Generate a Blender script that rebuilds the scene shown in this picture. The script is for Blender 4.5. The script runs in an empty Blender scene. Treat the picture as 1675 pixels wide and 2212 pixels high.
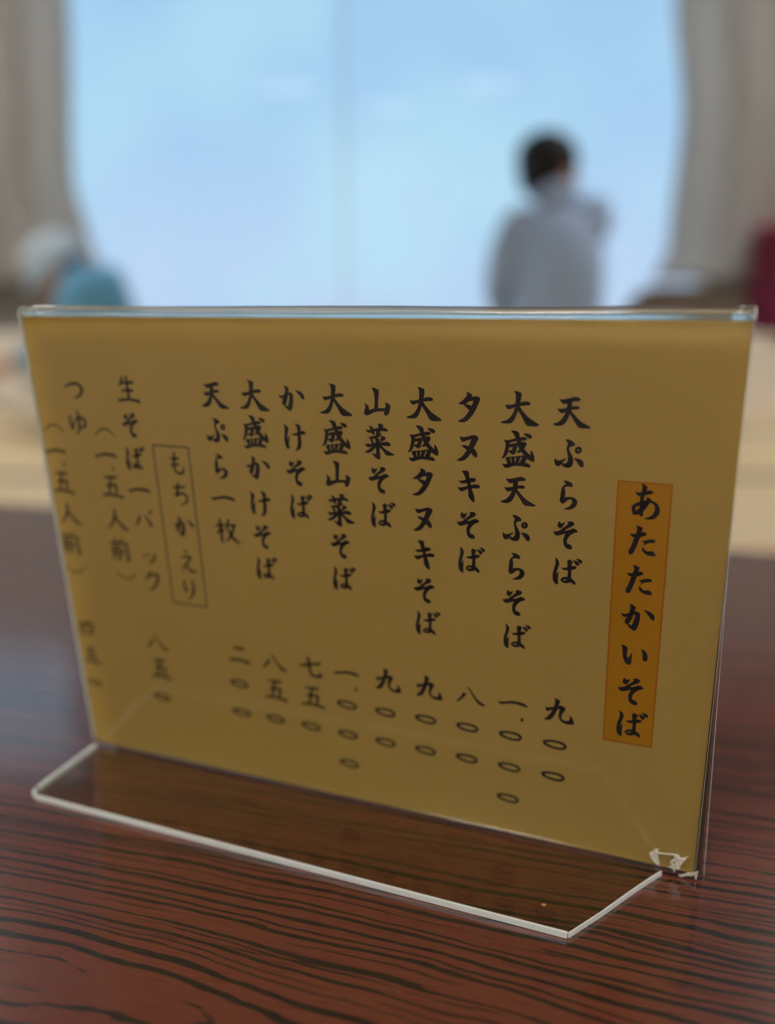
import bpy, bmesh, math, random
from mathutils import Vector, Matrix
from mathutils.geometry import delaunay_2d_cdt
from math import sin, cos, pi, radians
random.seed(7)
SC = bpy.context.scene
COL = SC.collection

# ------------------------------------------------------------------ camera
TZ = 0.33                                   # height of the low table top
cam_d = bpy.data.cameras.new('camera')
cam = bpy.data.objects.new('camera', cam_d); COL.objects.link(cam)
cam.location = (0, 0, TZ + 0.159)
cam.rotation_euler = (radians(90 - 13.97), 0, 0)
cam_d.sensor_width = 36.0
cam_d.lens = 1800.0 / 2212.0 * 36.0         # 1800 px focal length over the 2212 px long side
cam_d.clip_start = 0.01
cam_d.dof.use_dof = True
cam_d.dof.focus_distance = 0.2205
cam_d.dof.aperture_fstop = cam_d.lens / 8.0
cam_d.dof.aperture_blades = 0
SC.camera = cam

# ------------------------------------------------------------------ sky and exposure
SC.view_settings.view_transform = 'Standard'
SC.view_settings.look = 'None'
SC.view_settings.exposure = 0.0
SC.view_settings.gamma = 1.0
SC.view_settings.use_curve_mapping = False

def nd(nt, kind, **kw):
    n = nt.nodes.new(kind)
    for k, v in kw.items():
        if k.startswith('i_'):
            key = k[2:]
            n.inputs[int(key) if key.isdigit() else key.replace('_', ' ')].default_value = v
        else: setattr(n, k, v)
    return n
def mth(nt, op, a, b=None, c=None):
    n = nt.nodes.new('ShaderNodeMath'); n.operation = op
    for i, v in enumerate((a, b, c)):
        if v is None: continue
        if isinstance(v, (int, float)): n.inputs[i].default_value = v
        else: nt.links.new(v, n.inputs[i])
    return n.outputs[0]
def ramp(nt, fac, stops, interp='LINEAR'):
    n = nt.nodes.new('ShaderNodeValToRGB'); n.color_ramp.interpolation = interp
    e = n.color_ramp.elements
    while len(e) < len(stops): e.new(0.5)
    for k, (p, c) in enumerate(stops):
        e[k].position = p; e[k].color = (c[0], c[1], c[2], 1) if not isinstance(c, (int, float)) else (c, c, c, 1)
    nt.links.new(fac, n.inputs[0]); return n.outputs[0]
def mixc(nt, fac, a, b, mode='MIX'):
    n = nt.nodes.new('ShaderNodeMix'); n.data_type = 'RGBA'; n.blend_type = mode
    for s, v in ((n.inputs[0], fac), (n.inputs[6], a), (n.inputs[7], b)):
        if isinstance(v, (int, float)): s.default_value = v
        elif isinstance(v, tuple): s.default_value = (*v, 1)
        else: nt.links.new(v, s)
    return n.outputs[2]

W = bpy.data.worlds.new('sky'); SC.world = W; W.use_nodes = True
nt = W.node_tree; nt.nodes.clear()
tc = nd(nt, 'ShaderNodeTexCoord')
sep = nd(nt, 'ShaderNodeSeparateXYZ'); nt.links.new(tc.outputs['Generated'], sep.inputs[0])
elev = ramp(nt, mth(nt, 'MULTIPLY_ADD', sep.outputs[2], 1.0, 0.1),
            [(0.0, (0.50, 0.64, 0.90)), (0.13, (0.50, 0.68, 0.93)), (0.30, (0.40, 0.645, 0.92)), (0.55, (0.33, 0.60, 0.88)), (1.0, (0.27, 0.53, 0.84))])
cl = nd(nt, 'ShaderNodeTexNoise', i_Scale=5.0, i_Detail=1.5, i_Roughness=0.45)
nt.links.new(tc.outputs['Generated'], cl.inputs['Vector'])
cm = ramp(nt, cl.outputs['Fac'], [(0.42, 0.0), (0.66, 0.75)], 'EASE')
skyc = mixc(nt, cm, elev, (0.47, 0.76, 0.93))
bg = nd(nt, 'ShaderNodeBackground', i_Strength=1.07); nt.links.new(skyc, bg.inputs[0])
wo = nd(nt, 'ShaderNodeOutputWorld'); nt.links.new(bg.outputs[0], wo.inputs[0])

# light portal: helps the renderer sample the sky that comes in by the window
pl = bpy.data.lights.new('window_portal', 'AREA'); pl.shape = 'RECTANGLE'; pl.size = 3.18; pl.size_y = 2.35
pl.cycles.is_portal = True
po = bpy.data.objects.new('window_portal', pl); COL.objects.link(po)
po.location = (-0.03, 4.32, 1.575); po.rotation_euler = (radians(-90), 0, 0)


# measured on the photograph's table plane
GRAIN = (-0.1226, 0.1409)
CRUMB = (0.0421, 0.1922, TZ + .0018)
LAMP = 43.0  # strength of the unseen fill lamps added to light the room
FILL_LAMPS = [(-1.1, -1.2, 'added fill lamp at the ceiling behind the camera, left'), (1.1, -1.2, 'added fill lamp at the ceiling behind the camera, right'), (0.0, -2.2, 'added fill lamp at the ceiling furthest from the window'),
         (-2.2, 2.8, 'added fill lamp at the ceiling over the tatami, left of the window'), (2.2, 2.8, 'added fill lamp at the ceiling over the tatami, right of the window')]
PB = 154.9                                  # bottom of the menu card, mm from its top
# ------------------------------------------------------------------ materials
def mat(name):
    m = bpy.data.materials.new(name); m.use_nodes = True
    m.node_tree.nodes.clear(); return m, m.node_tree
def out(nt, sh, disp=None):
    o = nt.nodes.new('ShaderNodeOutputMaterial'); nt.links.new(sh, o.inputs[0])
def noise(nt, scale, detail=2, vec=None, rough=.5, dims='3D'):
    n = nd(nt, 'ShaderNodeTexNoise', noise_dimensions=dims, i_Scale=scale, i_Detail=detail, i_Roughness=rough)
    if vec is not None: nt.links.new(vec, n.inputs['W' if dims == '1D' else 'Vector'])
    return n.outputs['Fac']
def objco(nt, sc=(1, 1, 1)):
    t = nd(nt, 'ShaderNodeTexCoord'); mp = nd(nt, 'ShaderNodeMapping'); mp.inputs['Scale'].default_value = sc
    nt.links.new(t.outputs['Object'], mp.inputs['Vector']); return mp.outputs[0]
def bump(nt, h, strength, dist=.001):
    b = nd(nt, 'ShaderNodeBump', i_Strength=strength, i_Distance=dist); nt.links.new(h, b.inputs['Height']); return b.outputs[0]
def plain(name, col, rough=.6, var=.12, vs=8, bs=0.1, bscale=60, spec=.4, sheen=0, trans=0):
    m, nt = mat(name); co = objco(nt)
    n = noise(nt, vs, 3, co)
    a = tuple(c * (1 - var) for c in col); b = tuple(min(1, c * (1 + var)) for c in col)
    p = nd(nt, 'ShaderNodeBsdfPrincipled', i_Roughness=rough)
    p.inputs['Specular IOR Level'].default_value = spec
    p.inputs['Sheen Weight'].default_value = sheen
    cc = mixc(nt, n, a, b); nt.links.new(cc, p.inputs['Base Color'])
    if bs: nt.links.new(bump(nt, noise(nt, bscale, 2, co), bs, .004), p.inputs['Normal'])
    sh = p.outputs[0]
    if trans:
        t = nd(nt, 'ShaderNodeBsdfTranslucent'); nt.links.new(cc, t.inputs[0])
        mx = nd(nt, 'ShaderNodeMixShader', i_0=trans); nt.links.new(sh, mx.inputs[1]); nt.links.new(t.outputs[0], mx.inputs[2]); sh = mx.outputs[0]
    out(nt, sh); return m
def clear_sheet(name, tint, ior=1.49, rough=.0):
    """thin clear sheet: straight-through transmission plus Fresnel reflection"""
    m, nt = mat(name)
    tr = nd(nt, 'ShaderNodeBsdfTransparent'); tr.inputs[0].default_value = (*tint, 1)
    gl = nd(nt, 'ShaderNodeBsdfGlossy', i_Roughness=rough)
    fr = nd(nt, 'ShaderNodeFresnel', i_IOR=ior)
    geo = nd(nt, 'ShaderNodeNewGeometry')
    # fresnel uses the outside index on both faces of the sheet
    mp = mth(nt, 'MULTIPLY_ADD', geo.outputs['Backfacing'], 1 / ior - ior, ior); nt.links.new(mp, fr.inputs[0])
    mx = nd(nt, 'ShaderNodeMixShader'); nt.links.new(fr.outputs[0], mx.inputs[0])
    nt.links.new(tr.outputs[0], mx.inputs[1]); nt.links.new(gl.outputs[0], mx.inputs[2]); out(nt, mx.outputs[0]); return m

M = {}
M['acrylic'] = clear_sheet('clear_acrylic', (.97, .98, .97))
M['acrylic_foot'] = clear_sheet('tinted_clear_acrylic', (.93, .93, .88))  # foot sheet tinted darker and more olive than the panels
M['pane'] = clear_sheet('window_glass', (.98, .99, .99), 1.5)
def acrylic_solid():
    m, nt = mat('acrylic_bend')
    g = nd(nt, 'ShaderNodeBsdfGlass', i_IOR=1.49, i_Roughness=.02); g.inputs[0].default_value = (.97, .985, .98, 1)
    t = nd(nt, 'ShaderNodeBsdfTransparent'); t.inputs[0].default_value = (.95, .97, .96, 1)
    mx = nd(nt, 'ShaderNodeMixShader', i_0=.42); nt.links.new(g.outputs[0], mx.inputs[1]); nt.links.new(t.outputs[0], mx.inputs[2]); out(nt, mx.outputs[0]); return m
M['fold'] = acrylic_solid()
def frosted_edge():
    m, nt = mat('sawn_acrylic_edge'); co = objco(nt)
    n = noise(nt, 900, 4, co, .65); n2 = noise(nt, 120, 2, co)
    c = mixc(nt, n, (.55, .58, .56), (.98, .99, .98)); c = mixc(nt, n2, c, (.80, .86, .88))
    d = nd(nt, 'ShaderNodeBsdfDiffuse'); t = nd(nt, 'ShaderNodeBsdfTranslucent'); g = nd(nt, 'ShaderNodeBsdfGlossy', i_Roughness=.3)
    for x in (d, t): nt.links.new(c, x.inputs[0])
    mx = nd(nt, 'ShaderNodeMixShader', i_0=.25); nt.links.new(d.outputs[0], mx.inputs[1]); nt.links.new(t.outputs[0], mx.inputs[2])
    m2 = nd(nt, 'ShaderNodeMixShader', i_0=.12); nt.links.new(mx.outputs[0], m2.inputs[1]); nt.links.new(g.outputs[0], m2.inputs[2])
    out(nt, m2.outputs[0]); return m
M['edge'] = frosted_edge()
def paper(name, col, trans):
    m, nt = mat(name); co = objco(nt)
    n = noise(nt, 30, 4, co); n2 = noise(nt, 900, 2, co)
    c = mixc(nt, n, tuple(x * .95 for x in col), tuple(min(1, x * 1.05) for x in col)); c = mixc(nt, mth(nt, 'MULTIPLY', n2, .10), c, (.9, .7, .3))
    d = nd(nt, 'ShaderNodeBsdfDiffuse'); t = nd(nt, 'ShaderNodeBsdfTranslucent')
    nt.links.new(c, d.inputs[0]); nt.links.new(mixc(nt, .8, c, (.90, 1.0, .95), 'MULTIPLY'), t.inputs[0])
    mx = nd(nt, 'ShaderNodeMixShader', i_0=trans); nt.links.new(d.outputs[0], mx.inputs[1]); nt.links.new(t.outputs[0], mx.inputs[2]); out(nt, mx.outputs[0]); return m
M['paper'] = paper('yellow_card', (.79, .565, .18), .58)
M['paper_back'] = plain('dark_brown_card', (.055, .030, .015), .8, .1, 30, 0)
M['orange'] = paper('orange_print', (.76, .37, .012), .57)
M['orange_line'] = paper('orange_rule', (.62, .20, .004), .57)
M['ink'] = plain('black_ink', (.006, .006, .008), .55, .1, 50, 0, spec=.25)
M['rule'] = plain('grey_rule', (.10, .085, .05), .6, .1, 50, 0, spec=.2)
M['crack'] = plain('white_cracked_acrylic', (.85, .82, .72), .5, .15, 500, .4, 900, trans=.35)
M['crumb'] = plain('crumb', (.36, .15, .03), .7, .2, 500, 0)

def table_wood():
    m, nt = mat('rosewood_laminate')
    t = nd(nt, 'ShaderNodeTexCoord'); s = nd(nt, 'ShaderNodeSeparateXYZ'); nt.links.new(t.outputs['Object'], s.inputs[0])
    x, y = s.outputs[0], s.outputs[1]
    def vec(sx, sy, off=0.):
        c = nd(nt, 'ShaderNodeCombineXYZ'); nt.links.new(mth(nt, 'MULTIPLY', x, sx), c.inputs[0]); nt.links.new(mth(nt, 'MULTIPLY', y, sy), c.inputs[1]); c.inputs[2].default_value = off; return c.outputs[0]
    w1 = noise(nt, 1, 2, vec(5, 9)); w2 = noise(nt, 1, 3, vec(26, 60, 3.)); w3 = noise(nt, 1, 2, vec(2.2, 3, 9.))
    h = mth(nt, 'MULTIPLY_ADD', mth(nt, 'ABSOLUTE', mth(nt, 'SUBTRACT', x, GRAIN[0])), .085, mth(nt, 'MULTIPLY', w1, .018))
    yy = mth(nt, 'SUBTRACT', y, GRAIN[1])
    yy = mth(nt, 'MULTIPLY_ADD', w3, .03, mth(nt, 'SUBTRACT', yy, .015))
    r = mth(nt, 'SQRT', mth(nt, 'ADD', mth(nt, 'POWER', yy, 2), mth(nt, 'POWER', h, 2)))
    r = mth(nt, 'MULTIPLY_ADD', w2, .0042, r); r = mth(nt, 'MULTIPLY_ADD', w1, .012, r)
    rings = noise(nt, 570, 1.5, r, .5, '1D')
    brk = noise(nt, 1, 3, vec(14, 520, 5.)); brk2 = noise(nt, 1, 2, vec(7, 60, 7.))
    v = mth(nt, 'ADD', rings, mth(nt, 'MULTIPLY', mth(nt, 'SUBTRACT', brk, .5), .34))
    v = mth(nt, 'ADD', v, mth(nt, 'MULTIPLY', mth(nt, 'SUBTRACT', brk2, .5), .22))
    line = ramp(nt, v, [(.545, 0.0), (.58, 1.0)])
    fine = noise(nt, 1, 4, vec(40, 900, 1.), .6)
    tone = noise(nt, 1, 2, vec(3, 14, 2.))
    base = mixc(nt, tone, (.095, .020, .014), (.165, .042, .027))
    base = mixc(nt, mth(nt, 'MULTIPLY', fine, .6), base, (.050, .014, .011))
    c = mixc(nt, mth(nt, 'MULTIPLY', line, .98), base, (.0060, .0066, .0095))
    p = nd(nt, 'ShaderNodeBsdfPrincipled'); nt.links.new(c, p.inputs['Base Color'])
    p.inputs['Specular IOR Level'].default_value = .15; p.inputs['Coat Weight'].default_value = 1.0; p.inputs['Coat Roughness'].default_value = .13; p.inputs['Coat IOR'].default_value = 1.85
    ro = mth(nt, 'MULTIPLY_ADD', fine, .12, .22); nt.links.new(ro, p.inputs['Roughness'])
    grain = mth(nt, 'ADD', mth(nt, 'MULTIPLY', fine, .6), noise(nt, 2200, 2, t.outputs['Object']))
    nt.links.new(bump(nt, grain, .18, .0002), p.inputs['Normal'])
    out(nt, p.outputs[0]); return m
def fabric(name, col, var=.12, stripes=0., rough=.9, trans=0, spec=.15):
    m, nt = mat(name); co = objco(nt)
    n = noise(nt, 9, 3, co); w = noise(nt, 500, 2, co)
    c = mixc(nt, n, tuple(v * (1 - var) for v in col), tuple(min(1, v * (1 + var)) for v in col))
    p = nd(nt, 'ShaderNodeBsdfPrincipled', i_Roughness=rough); nt.links.new(c, p.inputs['Base Color'])
    p.inputs['Specular IOR Level'].default_value = spec; p.inputs['Sheen Weight'].default_value = .15
    nt.links.new(bump(nt, w, .25, .001), p.inputs['Normal']); sh = p.outputs[0]
    if trans:
        t = nd(nt, 'ShaderNodeBsdfTranslucent'); nt.links.new(c, t.inputs[0])
        mx = nd(nt, 'ShaderNodeMixShader', i_0=trans); nt.links.new(sh, mx.inputs[1]); nt.links.new(t.outputs[0], mx.inputs[2]); sh = mx.outputs[0]
    out(nt, sh); return m
def straw():
    m, nt = mat('tatami_straw'); co = objco(nt, (260, 6, 1)); co2 = objco(nt)
    n = noise(nt, 1, 3, co); n2 = noise(nt, 3, 2, co2)
    c = mixc(nt, n, (.60, .47, .28), (.78, .66, .44)); c = mixc(nt, mth(nt, 'MULTIPLY', n2, .4), c, (.72, .54, .30))
    p = nd(nt, 'ShaderNodeBsdfPrincipled', i_Roughness=.55); nt.links.new(c, p.inputs['Base Color'])
    nt.links.new(bump(nt, n, .3, .001), p.inputs['Normal']); out(nt, p.outputs[0]); return m
M['straw'] = straw()
M['border'] = fabric('tatami_border', (.10, .09, .06))
M['plaster'] = plain('beige_plaster', (.56, .53, .48), .9, .05, 3, .2, 120)
M['dado'] = plain('grey_brown_panel', (.20, .185, .175), .7, .12, 4, .1, 60)
M['ceiling'] = plain('wooden_ceiling', (.30, .265, .23), .8, .10, 3, .1, 90)
M['ledge'] = plain('cream_ledge', (.83, .78, .70), .5, .04, 5, .05, 80)
M['frame'] = plain('white_window_frame', (.85, .87, .90), .4, .03, 5, 0, trans=.3)
M['curtain'] = fabric('beige_grey_curtain', (.61, .595, .575), .05, trans=.05)
M['terrace'] = plain('pale_concrete', (.72, .72, .74), .9, .06, 2, .2, 40)
M['wine'] = fabric('wine_red_cotton', (.36, .004, .07), .15)
M['darkwood'] = plain('dark_stained_wood', (.075, .048, .04), .5, .25, 12, .1, 90)
M['charcoal'] = fabric('charcoal_cloth', (.17, .15, .145), .1)
M['skin'] = plain('skin', (.48, .26, .17), .5, .06, 12, .05, 200, .4)
M['hair'] = plain('black_hair', (.006, .006, .010), .5, .3, 90, .5, 300, .3)
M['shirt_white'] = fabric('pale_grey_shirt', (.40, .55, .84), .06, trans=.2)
M['shirt_teal'] = fabric('teal_shirt', (.15, .43, .70), .06, trans=.12)
M['cream'] = fabric('cream_trousers', (.72, .68, .62), .06)
M['trousers'] = fabric('dark_trousers', (.05, .05, .07), .1)
M['hat'] = fabric('white_hat_cotton', (.68, .84, 1.0), .03, trans=.35)
M['eye'] = plain('eye', (.02, .015, .012), .15, .1, 50, 0)
M['bristle'] = plain('pale_wood', (.55, .40, .24), .5, .15, 10, .1, 80)
def fill_glow():
    m, nt = mat('fill_lamp_glow'); e = nd(nt, 'ShaderNodeEmission', i_Strength=LAMP); e.inputs[0].default_value = (1.0, .955, .89, 1); out(nt, e.outputs[0]); return m

# ------------------------------------------------------------------ builders
def link(name, me, m=None, parent=None):
    o = bpy.data.objects.new(name, me); COL.objects.link(o)
    if m: me.materials.append(m)
    if parent: o.parent = parent
    return o
def obj(name, bm, m, parent=None, smooth=False):
    bmesh.ops.recalc_face_normals(bm, faces=bm.faces)
    me = bpy.data.meshes.new(name); bm.to_mesh(me); bm.free()
    if smooth:
        for p in me.polygons: p.use_smooth = True
    return link(name, me, m, parent)
def empty(name, loc, rz=0):
    o = bpy.data.objects.new(name, None); COL.objects.link(o); o.location = loc; o.rotation_euler = (0, 0, rz); o.empty_display_size = .05; return o
def tag(o, label, cat, group=None):
    o['label'] = label; o['category'] = cat
    if group: o['group'] = group
    return o
def struct(o): o['kind'] = 'structure'; return o
def box(bm, lo, hi, bev=0, seg=2):
    r = bmesh.ops.create_cube(bm, size=1)
    v = r['verts']
    for k in v: k.co = Vector([lo[i] + (k.co[i] + .5) * (hi[i] - lo[i]) for i in range(3)])
    if bev:
        e = list({e for k in v for e in k.link_edges})
        bmesh.ops.bevel(bm, geom=e, offset=bev, segments=seg, affect='EDGES', profile=.5)
    return bm
def B(lo, hi, bev=0, seg=2): return box(bmesh.new(), lo, hi, bev, seg)
def tube(bm, pts, rad, n=10):
    rings = []
    P = [Vector(p) for p in pts]
    for i, p in enumerate(P):
        d = (P[min(i + 1, len(P) - 1)] - P[max(i - 1, 0)]).normalized()
        a = d.orthogonal().normalized(); b = d.cross(a)
        r = rad[i] if isinstance(rad, (list, tuple)) else rad
        rings.append([bm.verts.new(p + (a * cos(2 * pi * k / n) + b * sin(2 * pi * k / n)) * r) for k in range(n)])
    for u, v in zip(rings, rings[1:]):
        for k in range(n): bm.faces.new((u[k], u[(k + 1) % n], v[(k + 1) % n], v[k]))
    bm.faces.new(rings[0][::-1]); bm.faces.new(rings[-1]); return bm
def prism(bm, poly, z0, z1, fn=None):
    """polygon of (a, b) extruded from z0 to z1; fn maps (a, b, z) to a point"""
    fn = fn or (lambda a, b, z: (a, b, z))
    lo = [bm.verts.new(fn(a, b, z0)) for a, b in poly]; hi = [bm.verts.new(fn(a, b, z1)) for a, b in poly]
    n = len(poly)
    bm.faces.new(lo[::-1]); bm.faces.new(hi)
    for k in range(n): bm.faces.new((lo[k], lo[(k + 1) % n], hi[(k + 1) % n], hi[k]))
    return bm
def ellipsoid(bm, c, r, rot=None, u=20, v=14):
    g = bmesh.ops.create_uvsphere(bm, u_segments=u, v_segments=v, radius=1)
    for k in g['verts']:
        p = Vector((k.co.x * r[0], k.co.y * r[1], k.co.z * r[2]))
        if rot: p = rot @ p
        k.co = p + Vector(c)
    return g['verts']

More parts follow.
